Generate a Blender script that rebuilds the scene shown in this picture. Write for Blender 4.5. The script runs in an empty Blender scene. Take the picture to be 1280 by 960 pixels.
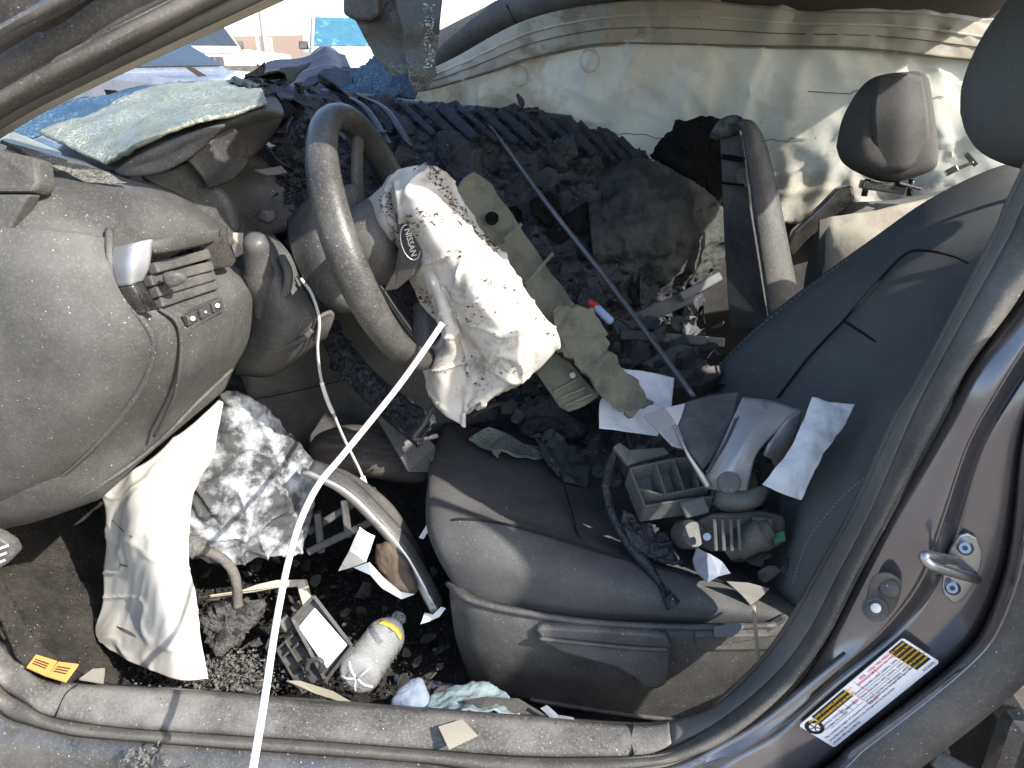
import bpy, bmesh, math, random
from mathutils import Vector, Matrix, noise
R = math.radians
random.seed(7)
scn = bpy.context.scene
col = scn.collection

# ------------------------------------------------------------------ camera
CAM = Vector((0, -.65, 1.18)); YAW = R(6); PIT = R(23); F = 967.0
FW = Vector((-math.sin(YAW)*math.cos(PIT), math.cos(YAW)*math.cos(PIT), -math.sin(PIT)))
RT = Vector((math.cos(YAW), math.sin(YAW), 0)); UP = RT.cross(FW)
cd = bpy.data.cameras.new('camera'); cam = bpy.data.objects.new('camera', cd); col.objects.link(cam)
cd.sensor_width = 36; cd.lens = 36*F/1280; cd.clip_start = .02; cd.clip_end = 3000
cam.matrix_world = Matrix(((RT.x, UP.x, -FW.x, CAM.x), (RT.y, UP.y, -FW.y, CAM.y), (RT.z, UP.z, -FW.z, CAM.z), (0, 0, 0, 1)))
scn.camera = cam
# ------------------------------------------------------------------ sky, sun, exposure
SUN_EL = R(37); SH = Vector((.87, -.5, 0)).normalized()         # towards the sun, level
w = bpy.data.worlds.new('World'); scn.world = w; w.use_nodes = True
nt = w.node_tree; sk = nt.nodes.new('ShaderNodeTexSky'); sk.sky_type = 'NISHITA'; sk.sun_disc = False
sk.sun_elevation = SUN_EL; sk.sun_rotation = math.atan2(SH.x, SH.y); sk.dust_density = 1.5
nt.links.new(sk.outputs[0], nt.nodes['Background'].inputs[0]); nt.nodes['Background'].inputs[1].default_value = .15
sl = bpy.data.lights.new('sun', 'SUN'); sl.energy = 3.5; sl.angle = R(.5); sl.color = (1, .95, .86)
so = bpy.data.objects.new('sun', sl); col.objects.link(so)
SD = -(SH*math.cos(SUN_EL) + Vector((0, 0, math.sin(SUN_EL))))
so.rotation_euler = SD.to_track_quat('-Z', 'Y').to_euler()
scn.view_settings.view_transform = 'Standard'; scn.view_settings.look = 'None'
scn.view_settings.gamma = 1; scn.view_settings.use_curve_mapping = False
scn.view_settings.exposure = 1.5
cy = scn.cycles; cy.max_bounces = 7; cy.diffuse_bounces = 4; cy.glossy_bounces = 3; cy.transmission_bounces = 6; cy.transparent_max_bounces = 6; cy.caustics_reflective = False; cy.caustics_refractive = False

# ------------------------------------------------------------------ geometry helpers
def at(px, py, Y=None, Z=None):
    d = FW + RT*((px-640)/F) - UP*((py-480)/F)
    t = (Y-CAM.y)/d.y if Z is None else (Z-CAM.z)/d.z
    return CAM + d*t
def V(p):
    if isinstance(p, Vector): return p
    if len(p) == 4: return at(p[0], p[1], None, p[3])
    return at(*p)
def cr(pts, n):
    """Catmull-Rom through pts, n samples"""
    m = len(pts)
    if m == 2: return [pts[0].lerp(pts[1], i/(n-1)) for i in range(n)]
    out = []
    for i in range(n):
        s = i/(n-1)*(m-1); k = min(int(s), m-2); t = s-k
        p1, p2 = pts[k], pts[k+1]
        p0 = pts[k-1] if k else p1*2-p2
        p3 = pts[k+2] if k+2 < m else p2*2-p1
        out.append(.5*((2*p1)+(p2-p0)*t+(2*p0-5*p1+4*p2-p3)*t*t+(3*p1-p0-3*p2+p3)*t*t*t))
    return out
def fb(p, s, o=4):
    return noise.fractal(Vector(p)*s, 1.0, 2.0, o)
def link(name, vs, fs, mat, parent=None, smooth=True, thick=0, bevel=0, off=1.0, sub=0):
    me = bpy.data.meshes.new(name); me.from_pydata([tuple(v) for v in vs], [], fs); me.update()
    return finish(name, me, mat, parent, smooth, thick, bevel, off, sub)
def finish(name, me, mat, parent=None, smooth=True, thick=0, bevel=0, off=1.0, sub=0):
    o = bpy.data.objects.new(name, me); col.objects.link(o)
    me.materials.append(mat)
    if smooth: me.polygons.foreach_set('use_smooth', [True]*len(me.polygons))
    if parent is not None:
        o.parent = parent; o.matrix_parent_inverse = parent.matrix_basis.inverted() if parent.type == 'EMPTY' else Matrix()
        if parent.type != 'EMPTY' and parent.parent is not None and parent.parent.type == 'EMPTY':
            o.matrix_parent_inverse = Matrix()
    if thick:
        m = o.modifiers.new('s', 'SOLIDIFY'); m.thickness = thick; m.offset = off
    if bevel:
        m = o.modifiers.new('b', 'BEVEL'); m.width = bevel; m.segments = 2; m.limit_method = 'ANGLE'; m.angle_limit = R(35)
    if sub:
        m = o.modifiers.new('u', 'SUBSURF'); m.levels = sub; m.render_levels = sub
    if smooth and (thick or bevel):
        try: me.set_sharp_from_angle(angle=R(40))
        except Exception: pass
    return o
def flipped(vs, fs):
    """orient a sheet towards the camera"""
    s = 0
    for f in fs[::max(1, len(fs)//40)]:
        a, b, c = vs[f[0]], vs[f[1]], vs[f[2]]
        s += (b-a).cross(c-a).normalized().dot((CAM-a).normalized())
    return [tuple(reversed(f)) for f in fs] if s < 0 else fs
def surf(name, rows, mat, parent=None, nu=24, nv=24, thick=.003, disp=None, smooth=True, flip=True):
    """smooth sheet through a net of points; thickness grows away from the viewer's side"""
    cols = [cr([V(p) for p in r], nu) for r in rows]
    net = list(zip(*[cr([c[i] for c in cols], nv) for i in range(nu)]))
    vs = [p for r in net for p in r]
    fs = [(j*nu+i, j*nu+i+1, (j+1)*nu+i+1, (j+1)*nu+i) for j in range(nv-1) for i in range(nu-1)]
    if flip: fs = flipped(vs, fs)
    if disp:
        me = bpy.data.meshes.new('t'); me.from_pydata(vs, [], fs); me.update()
        ns = [v.normal.copy() for v in me.vertices]; bpy.data.meshes.remove(me)
        vs = [v+n*disp(v) for v, n in zip(vs, ns)]
    return link(name, vs, fs, mat, parent, smooth, thick, off=-1)
def strip(name, A, B, mat, parent=None, n=40, m=7, bulge=0, thick=.004, prof=None, disp=None):
    """band between two edge lines, arched towards the viewer by bulge"""
    a = cr([V(p) for p in A], n); b = cr([V(p) for p in B], n)
    vs = []
    for p, q in zip(a, b):
        for k in range(m):
            t = k/(m-1); h = math.sin(t*math.pi)**.7*bulge if prof is None else prof(t)*bulge
            c = p.lerp(q, t); vs.append(c+(CAM-c).normalized()*h)
    fs = [(j*m+i, j*m+i+1, (j+1)*m+i+1, (j+1)*m+i) for j in range(n-1) for i in range(m-1)]
    fs = flipped(vs, fs)
    if disp: vs = [v+(CAM-v).normalized()*disp(v) for v in vs]
    return link(name, vs, fs, mat, parent, True, thick, off=-1)
def tube(name, pts, r, mat, parent=None, n=40, k=10, flat=1.0, caps=True, wob=0):
    ps = cr([V(p) for p in pts], n) if len(pts) > 2 else cr([V(p) for p in pts], n)
    rs = r if isinstance(r, (list, tuple)) else [r]*2
    vs, fs = [], []; up = None
    for i, p in enumerate(ps):
        d = (ps[min(i+1, n-1)]-ps[max(i-1, 0)]).normalized()
        if up is None: up = d.orthogonal().normalized()
        up = (up-d*up.dot(d)).normalized(); s = d.cross(up)
        f = i/(n-1)*(len(rs)-1); q = min(int(f), len(rs)-2); rr = rs[q]+(rs[q+1]-rs[q])*(f-q)
        for j in range(k):
            a = 2*math.pi*j/k; e = rr*(1+wob*noise.noise(p*60+Vector((j, 0, 0)))) if wob else rr
            vs.append(p+up*math.cos(a)*e+s*math.sin(a)*e*flat)
    for i in range(n-1):
        for j in range(k):
            fs.append((i*k+j, i*k+(j+1) % k, (i+1)*k+(j+1) % k, (i+1)*k+j))
    if caps: fs += [tuple(range(k-1, -1, -1)), tuple(range((n-1)*k, n*k))]
    return link(name, vs, fs, mat, parent)
def plate(name, pts, mat, parent=None, thick=.003, bevel=0, disp=0, cuts=0, freq=20, smooth=False):
    """flat or bent piece with a free outline and its own thickness"""
    vs = [V(p) for p in pts]
    bm = bmesh.new(); f = bm.faces.new([bm.verts.new(v) for v in vs]); f.normal_update()
    if f.normal.dot(CAM-f.calc_center_median()) < 0: f.normal_flip()
    if cuts:
        bmesh.ops.triangulate(bm, faces=bm.faces[:])
        for _ in range(cuts):
            bmesh.ops.subdivide_edges(bm, edges=bm.edges[:], cuts=1, use_grid_fill=True)
        for v in bm.verts:
            v.co += Vector((noise.noise(v.co*freq), noise.noise(v.co*freq+Vector((9, 3, 1))), noise.noise(v.co*freq+Vector((2, 7, 5)))))*disp
    me = bpy.data.meshes.new(name); bm.to_mesh(me); bm.free()
    return finish(name, me, mat, parent, smooth, thick, bevel, -1)
def jag(pts, n=4, a=4, seed=1):
    """roughen an outline given as (px, py, Y)"""
    rn = random.Random(seed); out = []
    for i, p in enumerate(pts):
        q = pts[(i+1) % len(pts)]
        for k in range(n):
            t = k/n; j = a if k else 0
            out.append(tuple([p[0]+(q[0]-p[0])*t+rn.uniform(-j, j), p[1]+(q[1]-p[1])*t+rn.uniform(-j, j), p[2]+(q[2]-p[2])*t]))
    return out
def puff(name, pts, half, mat, parent=None, n=48, rings=14, disp=None, e=.5):
    """cushion-like solid: an outline in its own plane, swelling to both sides"""
    o = cr([V(p) for p in list(pts)+[pts[0]]], n+1)[:-1]
    c = sum(o, Vector())/n; nrm = Vector()
    for i in range(n): nrm += (o[i]-c).cross(o[(i+1) % n]-c)
    nrm.normalize(); nrm = nrm if nrm.dot(CAM-c) > 0 else -nrm
    vs, fs = [], []
    for k in range(rings):
        a = math.pi*(k+.5)/rings; s = math.sin(a)**e; h = math.cos(a)*half
        for p in o: vs.append(c+(p-c)*s+nrm*h)
    for k in range(rings-1):
        for i in range(n): fs.append((k*n+i, k*n+(i+1) % n, (k+1)*n+(i+1) % n, (k+1)*n+i))
    for ring, h in ((0, half*1.0), (rings-1, -half*1.0)):
        vs.append(c+nrm*h); z = len(vs)-1
        for i in range(n): fs.append((z, ring*n+i, ring*n+(i+1) % n))
    if disp: vs = [v+(v-c).normalized()*disp(v) for v in vs]
    me = bpy.data.meshes.new(name); me.from_pydata([tuple(v) for v in vs], [], fs)
    bm = bmesh.new(); bm.from_mesh(me); bmesh.ops.recalc_face_normals(bm, faces=bm.faces[:]); bm.to_mesh(me); bm.free()
    return finish(name, me, mat, parent)
def boxes(name, bl, mat, parent=None, bevel=.002):
    """solid of blocks: (centre, ex, ey, ez) with half-axes given as vectors"""
    vs, fs = [], []
    for c, a, b, d in bl:
        q = len(vs)
        for i in (-1, 1):
            for j in (-1, 1):
                for k in (-1, 1): vs.append(c+a*i+b*j+d*k)
        fs += [tuple(q+t for t in f) for f in ((0, 1, 3, 2), (4, 6, 7, 5), (0, 4, 5, 1), (2, 3, 7, 6), (0, 2, 6, 4), (1, 5, 7, 3))]
    me = bpy.data.meshes.new(name); me.from_pydata([tuple(v) for v in vs], [], fs)
    bm = bmesh.new(); bm.from_mesh(me); bmesh.ops.recalc_face_normals(bm, faces=bm.faces[:]); bm.to_mesh(me); bm.free()
    return finish(name, me, mat, parent, False, bevel=bevel)
def bx(x0, x1, y0, y1, z0, z1):
    return (Vector(((x0+x1)/2, (y0+y1)/2, (z0+z1)/2)), Vector(((x1-x0)/2, 0, 0)), Vector((0, (y1-y0)/2, 0)), Vector((0, 0, (z1-z0)/2)))
def bar(p, q, wd, hd, side=None):
    p, q = V(p), V(q); d = (q-p); L = d.length/2; d.normalize()
    s = side or (CAM-p); s = (s-d*s.dot(d)).normalized(); u = d.cross(s)
    return ((p+q)/2, d*L, u*wd/2, s*hd/2)
def lathe(name, p, q, prof, mat, parent=None, k=28):
    p, q = V(p), V(q); d = q-p; u = d.orthogonal().normalized(); s = d.normalized().cross(u)
    vs, fs = [], []
    for t, r in prof:
        for j in range(k):
            a = 2*math.pi*j/k; vs.append(p+d*t+u*math.cos(a)*r+s*math.sin(a)*r)
    for i in range(len(prof)-1):
        for j in range(k): fs.append((i*k+j, i*k+(j+1) % k, (i+1)*k+(j+1) % k, (i+1)*k+j))
    fs += [tuple(range(k-1, -1, -1)), tuple(range((len(prof)-1)*k, len(prof)*k))]
    me = bpy.data.meshes.new(name); me.from_pydata([tuple(v) for v in vs], [], fs)
    bm = bmesh.new(); bm.from_mesh(me); bmesh.ops.recalc_face_normals(bm, faces=bm.faces[:]); bm.to_mesh(me); bm.free()
    o = finish(name, me, mat, parent)
    try: me.set_sharp_from_angle(angle=R(50))
    except Exception: pass
    return o
def text(name, s, origin, ux, uy, size, mat, parent=None, align='LEFT', bold=0):
    cu = bpy.data.curves.new(name, 'FONT'); cu.body = s; cu.size = size; cu.align_x = align; cu.align_y = 'CENTER'; cu.offset = bold
    cu.extrude = .0001; cu.resolution_u = 2
    t = bpy.data.objects.new(name+'_t', cu)
    me = bpy.data.meshes.new_from_object(t); bpy.data.objects.remove(t)
    n = ux.cross(uy)
    M4 = Matrix(((ux.x, uy.x, n.x, origin.x), (ux.y, uy.y, n.y, origin.y), (ux.z, uy.z, n.z, origin.z), (0, 0, 0, 1)))
    me.transform(M4); me.materials.clear()
    return finish(name, me, mat, parent, False)
def thing(name, label, cat, loc=(0, 0, 0), group=None):
    o = bpy.data.objects.new(name, None); col.objects.link(o); o.location = loc; o.empty_display_size = .05
    return tag(o, label, cat, group)
def tag(o, label, cat, group=None):
    o['label'] = label; o['category'] = cat; o['kind'] = 'thing'
    if group: o['group'] = group
    return o
def kind(o, k): o['kind'] = k; return o

# ------------------------------------------------------------------ materials
MATS = {}
def M(name, c, rough=.6, metal=0, dust=0, dc=(.26, .24, .21), ds=7, speck=0, sc=(.5, .48, .44), ss=170, grain=0, gs=500,
      blot=0, bc=(.02, .02, .02), bs=14, bt=.55, bw=.09, bg=1, coat=0, transl=0, trans=0, lump=0, ls=40, crack=0, cks=60, ckc=(.42, .46, .38), var=.15, streak=0, spec=.5, alpha=1):
    if name in MATS: return MATS[name]
    m = bpy.data.materials.new(name); m.use_nodes = True; MATS[name] = m
    n = m.node_tree.nodes; L = m.node_tree.links.new; b = n['Principled BSDF']
    tc = n.new('ShaderNodeTexCoord').outputs['Object']
    def nz(scale, det=6, ro=.6, vec=None):
        x = n.new('ShaderNodeTexNoise'); x.inputs['Scale'].default_value = scale; x.inputs['Detail'].default_value = det
        x.inputs['Roughness'].default_value = ro; L(vec or tc, x.inputs['Vector']); return x.outputs['Fac']
    def mr(v, a, b_, c0, c1):
        x = n.new('ShaderNodeMapRange'); L(v, x.inputs[0])
        for i, q in zip((1, 2, 3, 4), (a, b_, c0, c1)): x.inputs[i].default_value = q
        return x.outputs[0]
    def math_(op, a, q):
        x = n.new('ShaderNodeMath'); x.operation = op; L(a, x.inputs[0])
        if isinstance(q, (int, float)): x.inputs[1].default_value = q
        else: L(q, x.inputs[1])
        return x.outputs[0]
    def mix(a, q, fac):
        x = n.new('ShaderNodeMix'); x.data_type = 'RGBA'; L(fac, x.inputs[0])
        for s, v in ((6, a), (7, q)):
            if isinstance(v, tuple): x.inputs[s].default_value = (*v, 1)
            else: L(v, x.inputs[s])
        return x.outputs[2]
    cur = mix(tuple(x*(1-var) for x in c), tuple(min(1, x*(1+var)) for x in c), mr(nz(5, 3), .3, .7, 0, 1))
    if blot:
        f = mr(nz(bs, 6, .68), bt, bt+bw, 0, blot); f = math_('MULTIPLY', f, mr(nz(bs*.23, 3), .38, .62, 0, 1)) if bg else f; cur = mix(cur, bc, f)
    if streak:
        mp = n.new('ShaderNodeMapping'); mp.inputs['Scale'].default_value = (6, 40, 90); L(tc, mp.inputs[0])
        cur = mix(cur, dc, mr(nz(2, 6, .7, mp.outputs[0]), .5, .75, 0, streak))
    if dust:
        f = mr(nz(ds, 6, .72), .38, .72, 0, dust); cur = mix(cur, dc, f)
        cur = mix(cur, dc, mr(nz(ds*45, 1, .6), .52, .8, 0, dust*.8))
    if speck:
        x = n.new('ShaderNodeTexVoronoi'); x.inputs['Scale'].default_value = ss*1.7; L(tc, x.inputs['Vector'])
        sp = n.new('ShaderNodeSeparateColor'); L(x.outputs['Color'], sp.inputs[0])
        dd = math_('LESS_THAN', math_('DIVIDE', x.outputs['Distance'], math_('ADD', sp.outputs[1], .25)), .17)
        f = math_('MULTIPLY', dd, math_('LESS_THAN', sp.outputs[0], speck)); cur = mix(cur, sc, f)
    if crack:
        x = n.new('ShaderNodeTexVoronoi'); x.feature = 'DISTANCE_TO_EDGE'; x.inputs['Scale'].default_value = cks
        wv = n.new('ShaderNodeVectorMath'); wv.operation = 'ADD'; L(tc, wv.inputs[0]); nn = n.new('ShaderNodeTexNoise'); nn.inputs['Scale'].default_value = 30; L(tc, nn.inputs[0])
        sv = n.new('ShaderNodeVectorMath'); sv.operation = 'SCALE'; sv.inputs[3].default_value = .02; L(nn.outputs['Color'], sv.inputs[0]); L(sv.outputs[0], wv.inputs[1])
        L(wv.outputs[0], x.inputs['Vector'])
        f = math_('MULTIPLY', mr(x.outputs['Distance'], .02, .09, 1, 0), mr(nz(9), .42, .6, 0, crack)); cur = mix(cur, ckc, f)
    L(cur, b.inputs['Base Color'])
    b.inputs['Metallic'].default_value = metal; b.inputs['Specular IOR Level'].default_value = spec
    L(mr(nz(18, 2), .3, .7, max(0, rough-.1), min(1, rough+.12)), b.inputs['Roughness'])
    b.inputs['Coat Weight'].default_value = coat; b.inputs['Coat Roughness'].default_value = .08
    b.inputs['Transmission Weight'].default_value = trans; b.inputs['IOR'].default_value = 1.45
    b.inputs['Alpha'].default_value = alpha
    h = None
    if lump: h = math_('MULTIPLY', nz(ls, 4, .65), lump)
    if grain:
        g = math_('MULTIPLY', nz(gs, 1, .5), grain); h = g if h is None else math_('ADD', h, g)
    if h is not None:
        bp = n.new('ShaderNodeBump'); bp.inputs['Strength'].default_value = 1; bp.inputs['Distance'].default_value = 1
        L(math_('MULTIPLY', h, .35), bp.inputs['Height']); L(bp.outputs[0], b.inputs['Normal'])
    if transl:
        t = n.new('ShaderNodeBsdfTranslucent'); L(cur, t.inputs['Color']); ms = n.new('ShaderNodeMixShader'); ms.inputs[0].default_value = transl
        L(b.outputs[0], ms.inputs[1]); L(t.outputs[0], ms.inputs[2]); L(ms.outputs[0], n['Material Output'].inputs['Surface'])
    return m
DASH = M('dash plastic', (.05, .049, .0475), .66, dust=.38, dc=(.23, .224, .213), spec=.3, speck=.10, grain=.0006, gs=420)
DASHCAP = M('dash cap plastic', (.058, .057, .055), .66, dust=.36, dc=(.23, .224, .213), spec=.3, speck=.09, grain=.0006, gs=420)
DARK = M('dark plastic', (.04, .04, .042), .5, dust=.3, speck=.07, grain=.0003)
DARK2 = M('grey plastic', (.05, .05, .05), .55, dust=.4, speck=.05, grain=.0003)
GLOSS = M('gloss black trim', (.012, .012, .013), .15, dust=.25, coat=.5)
SILVER = M('silver plastic', (.42, .43, .45), .35, .5, dust=.35, dc=(.2, .19, .18))
SILVERBURN = M('scorched silver plastic', (.36, .37, .39), .4, .4, blot=.8, bs=18, bc=(.03, .03, .03), dust=.3)
RUBBER = M('door seal rubber', (.06, .058, .055), .6, dust=.4, speck=.06, grain=.0002)
TRIM = M('pillar trim plastic', (.1, .098, .094), .6, dust=.4, speck=.05, grain=.0004)
CREAM = M('pale trim edge', (.6, .54, .43), .6, dust=.3)
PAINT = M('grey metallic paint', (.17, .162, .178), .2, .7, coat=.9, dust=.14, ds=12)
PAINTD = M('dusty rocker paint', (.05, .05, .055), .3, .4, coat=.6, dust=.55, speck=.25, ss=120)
SEAT = M('charcoal seat fabric', (.078, .077, .078), .95, dust=.3, dc=(.2, .195, .19), speck=.05, ss=210, grain=.0008, gs=900, spec=.05)
SEATB = M('charcoal seat bolster', (.085, .083, .082), .9, dust=.15, speck=.07, ss=210, grain=.0008, gs=900, spec=.05)
SEATS = M('seat back fabric', (.11, .112, .112), .95, dust=.2, dc=(.2, .2, .195), speck=.03, grain=.0008, gs=900, spec=.05)
SEAM = M('dark seam thread', (.008, .008, .009), .9)
STITCH = M('pale stitching', (.3, .3, .28), .9)
BAG = M('white airbag cloth', (.7, .68, .63), .8, blot=.55, bs=26, bc=(.1, .08, .06), bt=.6, transl=.2, lump=.0012, ls=60, grain=.0004, gs=1200)
BAGF = M('flecked airbag cloth', (.6, .57, .52), .8, speck=.12, ss=120, sc=(.05, .035, .02), blot=.7, bs=24, bc=(.2, .15, .09), bt=.5, transl=.18, lump=.0012, ls=60)
BAGS = M('sooty airbag cloth', (.42, .44, .46), .85, blot=.94, bs=15, bc=(.04, .04, .042), bt=.4, bw=.16, bg=0, transl=.08, lump=.003, ls=60, speck=.45, ss=170, sc=(.04, .04, .04))
CURT = M('curtain airbag cloth', (.77, .77, .71), .8, blot=.5, bs=5, bc=(.42, .36, .25), bt=.47, speck=.02, ss=60, sc=(.2, .18, .15), transl=.5, lump=.004, ls=30)
CURTT = M('scorched curtain cloth', (.52, .49, .41), .85, blot=.6, bs=10, bc=(.13, .09, .05), bt=.48, transl=.3, lump=.01, ls=14)
CHAR = M('charred plastic', (.016, .0185, .025), .5, dust=.5, dc=(.055, .062, .076), ds=19, blot=.9, bs=24, bt=.52, bg=0, bc=(.012, .012, .013), lump=.03, ls=70, speck=.05, ss=150)
CHARG = M('grey green burnt cloth', (.032, .035, .034), .85, dust=.6, dc=(.085, .09, .08), ds=11, blot=.95, bs=20, bt=.53, bc=(.012, .012, .012), lump=.03, ls=38)
CHARB = M('black char', (.007, .007, .007), .95, lump=.03, ls=90, dust=.2, dc=(.04, .04, .04), spec=.15)
CARPET = M('burnt carpet', (.018, .017, .016), .95, dust=.55, dc=(.075, .068, .06), ds=22, speck=.12, ss=190, lump=.02, ls=120, spec=.15)
ASH = M('ash', (.25, .245, .235), .95, blot=.9, bs=60, bc=(.04, .04, .04), bt=.5, lump=.05, ls=190)
WSG = M('crazed windshield glass', (.11, .122, .095), .5, crack=.75, cks=105, dust=.4, dc=(.34, .35, .3), ds=14, speck=.15, sc=(.6, .62, .52), lump=.008, ls=60)
WSGB = M('blue crazed glass', (.022, .055, .1), .65, crack=.5, cks=110, ckc=(.2, .34, .42), blot=.7, bs=25, bc=(.02, .05, .1), lump=.02, ls=60)
WSGD = M('dim laminated glass', (.055, .055, .05), .3, crack=.5, cks=90, ckc=(.3, .32, .3), dust=.5, dc=(.1, .1, .09), ds=16, lump=.008, ls=40)
OLIVE = M('olive grey plastic', (.2, .19, .13), .6, dust=.5, dc=(.1, .1, .08), ds=18, grain=.0004, blot=.8, bs=16, bc=(.05, .05, .042), bt=.47, bw=.2, bg=0, lump=.006, ls=60)
BLUEP = M('blue lit plastic', (.03, .036, .055), .45, dust=.2)  # blue of the sky light put into the dash plastic's base colour
WHITE = M('white plastic', (.75, .74, .71), .45, dust=.15)
CORD = M('white cord', (.82, .81, .78), .45)
PAPER = M('white card', (.76, .77, .78), .7, blot=.35, bs=14, bc=(.35, .35, .34), lump=.003, ls=30)
STEEL = M('zinc steel', (.42, .44, .47), .33, .9, dust=.15)
BRUSH = M('worn aluminium', (.5, .49, .47), .4, .8, blot=.7, bs=40, bc=(.12, .1, .08))
CLEAR = M('clear bottle plastic', (.9, .93, .95), .06, alpha=.17, coat=1, dust=.3, dc=(.9, .9, .9), ds=40, lump=.004, ls=60, var=.02)
YELLOW = M('yellow label', (.6, .4, .05), .6, blot=.5, bs=40)
ORANGE = M('orange card', (.72, .36, .09), .7, dust=.2)
RED = M('red cap', (.5, .04, .03), .5)
BLUE = M('pale blue plastic', (.3, .42, .6), .5)
TEAL = M('teal wrapper', (.05, .2, .25), .4, blot=.6, bs=50, bc=(.03, .06, .1))
GLOVE = M('blue knit glove', (.2, .24, .32), .9, lump=.004, ls=160, blot=.4, bs=40, bc=(.12, .13, .16))
CLOTHT = M('grey teal rag', (.2, .26, .28), .8, blot=.6, bs=26, bc=(.35, .33, .26), lump=.012, ls=50)
SCRAP = M('tan scrap', (.26, .24, .2), .8, dust=.4)
RUST = M('scorched brown metal', (.07, .05, .035), .7, blot=.9, bs=25, bc=(.02, .018, .015), lump=.01, ls=40)
LABELW = M('label white', (.8, .8, .83), .4, var=.02); LABELK = M('label black', (.01, .01, .01), .4)
LABELY = M('label yellow', (.75, .5, .04), .4); LABELR = M('label red', (.6, .03, .06), .4); LABELG = M('label ink', (.12, .12, .15), .5)
HEADL = M('scorched headliner', (.05, .042, .034), .9, blot=.7, bs=6, bc=(.015, .012, .01))
# background
GROUND = M('gravel lot', (.2, .17, .14), .95, dust=.5, dc=(.3, .27, .22), ds=2, speck=.3, ss=30, lump=.02, ls=20)
CARW = M('white car paint', (.5, .51, .52), .25, coat=.7); CARS = M('silver car paint', (.3, .32, .36), .3, .5, coat=.7)
CARG = M('vehicle glass', (.03, .04, .05), .08, coat=.6); CARGB = M('blue tinted windshield', (.04, .13, .19), .3, coat=.6, blot=.6, bs=4, bc=(.45, .6, .66))
TYRE = M('tyre rubber', (.02, .02, .02), .8); HUB = M('wheel rim metal', (.4, .4, .42), .4, .8)
HILL = M('bare brown hillside', (.26, .175, .12), .95, blot=.6, bs=.05, bc=(.24, .17, .13), lump=2, ls=.08)
POLEM = M('grey pole metal', (.5, .5, .5), .5, .4)

# ------------------------------------------------------------------ the setting: ground and hill
n = 40; vs = []; fs = []
for j in range(n):
    for i in range(n):
        x = -900+1800*i/(n-1); y = -700+1800*j/(n-1); vs.append(Vector((x, y, 0)))
fs = [(j*n+i, j*n+i+1, (j+1)*n+i+1, (j+1)*n+i) for j in range(n-1) for i in range(n-1)]
kind(link('ground', vs, fs, GROUND), 'structure')
vs = []; nx, ny = 90, 24
for j in range(ny):
    for i in range(nx):
        x = -420+700*i/(nx-1); y = 120+8*j
        h = math.sin(min(1, j/(ny-1)*1.2)*math.pi/2)*(8+2.5*math.sin(x*.02+1)+5*fb((x, y, 0), .012)-.012*abs(x+60))
        vs.append(Vector((x, y, h-1)))
fs = [(j*nx+i, j*nx+i+1, (j+1)*nx+i+1, (j+1)*nx+i) for j in range(ny-1) for i in range(nx-1)]
kind(link('hill', vs, fs, HILL), 'structure')

# ------------------------------------------------------------------ the wrecked car: shell
car = thing('wrecked_car', 'wrecked grey car seen through its open front door, dash burnt and airbags deployed', 'car', (.2, .8, 0))
# --- roof with headliner
def roofz(y): return 1.385+.075*math.sin(max(0, min(1, (y-.2)/1.35))*math.pi)
rows = []
vs = []; nu, nv = 30, 16
for j in range(nv):
    y = .2+1.34*j/(nv-1)
    for i in range(nu):
        x = -.1-.12*math.sin(j/(nv-1)*math.pi)+(1.21)*i/(nu-1); vs.append(Vector((x, y, roofz(y)+.02*math.sin(i/(nu-1)*math.pi)+.004*fb((x, y, 0), 6))))
fs = [(j*nu+i, j*nu+i+1, (j+1)*nu+i+1, (j+1)*nu+i) for j in range(nv-1) for i in range(nu-1)]
roof = link('roof', [v+Vector((0, 0, .035)) for v in vs], fs, PAINT, car, thick=.004)
link('headliner', vs, [tuple(reversed(f)) for f in fs], HEADL, roof, thick=.006)
boxes('windshield_header', [bx(-.14, -.06, .25, 1.5, 1.375, 1.41)], DARK, roof, .01)
# --- driver side front pillar, seal and trim
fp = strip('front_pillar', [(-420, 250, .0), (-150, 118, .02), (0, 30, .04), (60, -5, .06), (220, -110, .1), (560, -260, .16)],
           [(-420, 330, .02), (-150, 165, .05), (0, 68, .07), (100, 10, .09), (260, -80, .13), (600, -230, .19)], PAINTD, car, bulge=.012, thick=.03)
strip('pillar_gap_rubber', [(-420, 325, .05), (-150, 160, .08), (0, 62, .1), (100, 4, .12), (260, -86, .16), (600, -235, .21)],
      [(-420, 390, .05), (-150, 215, .08), (0, 118, .1), (100, 64, .12), (228, -4, .155), (360, -72, .18), (650, -200, .22)], RUBBER, fp, bulge=.006, thick=.02)
strip('pillar_seal', [(-420, 380, .03), (-150, 208, .06), (0, 113, .085), (100, 60, .1), (222, -4, .13), (360, -76, .16), (650, -205, .2)],
      [(-420, 430, .05), (-150, 252, .08), (0, 150, .105), (100, 97, .12), (284, 0, .15), (410, -64, .18), (680, -190, .22)], RUBBER, fp, bulge=.014, thick=.02)
pt = strip('pillar_trim', [(-420, 428, .06), (-150, 250, .09), (0, 148, .115), (100, 95, .13), (280, 0, .16), (410, -66, .19), (680, -192, .23)],
      [(-420, 440, .08), (-150, 264, .11), (0, 163, .135), (110, 104, .15), (335, -2, .18), (450, -56, .21), (700, -180, .25)], TRIM, fp, bulge=.006, thick=.02)
strip('pillar_trim_edge', [(-420, 440, .082), (-150, 264, .112), (0, 162, .137), (110, 103, .152), (333, -2, .182), (450, -57, .212), (700, -181, .252)],
      [(-420, 452, .16), (-150, 278, .19), (0, 174, .21), (112, 112, .22), (357, 0, .25), (470, -48, .27), (720, -170, .3)], CREAM, fp, bulge=.002, thick=.01)
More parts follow.
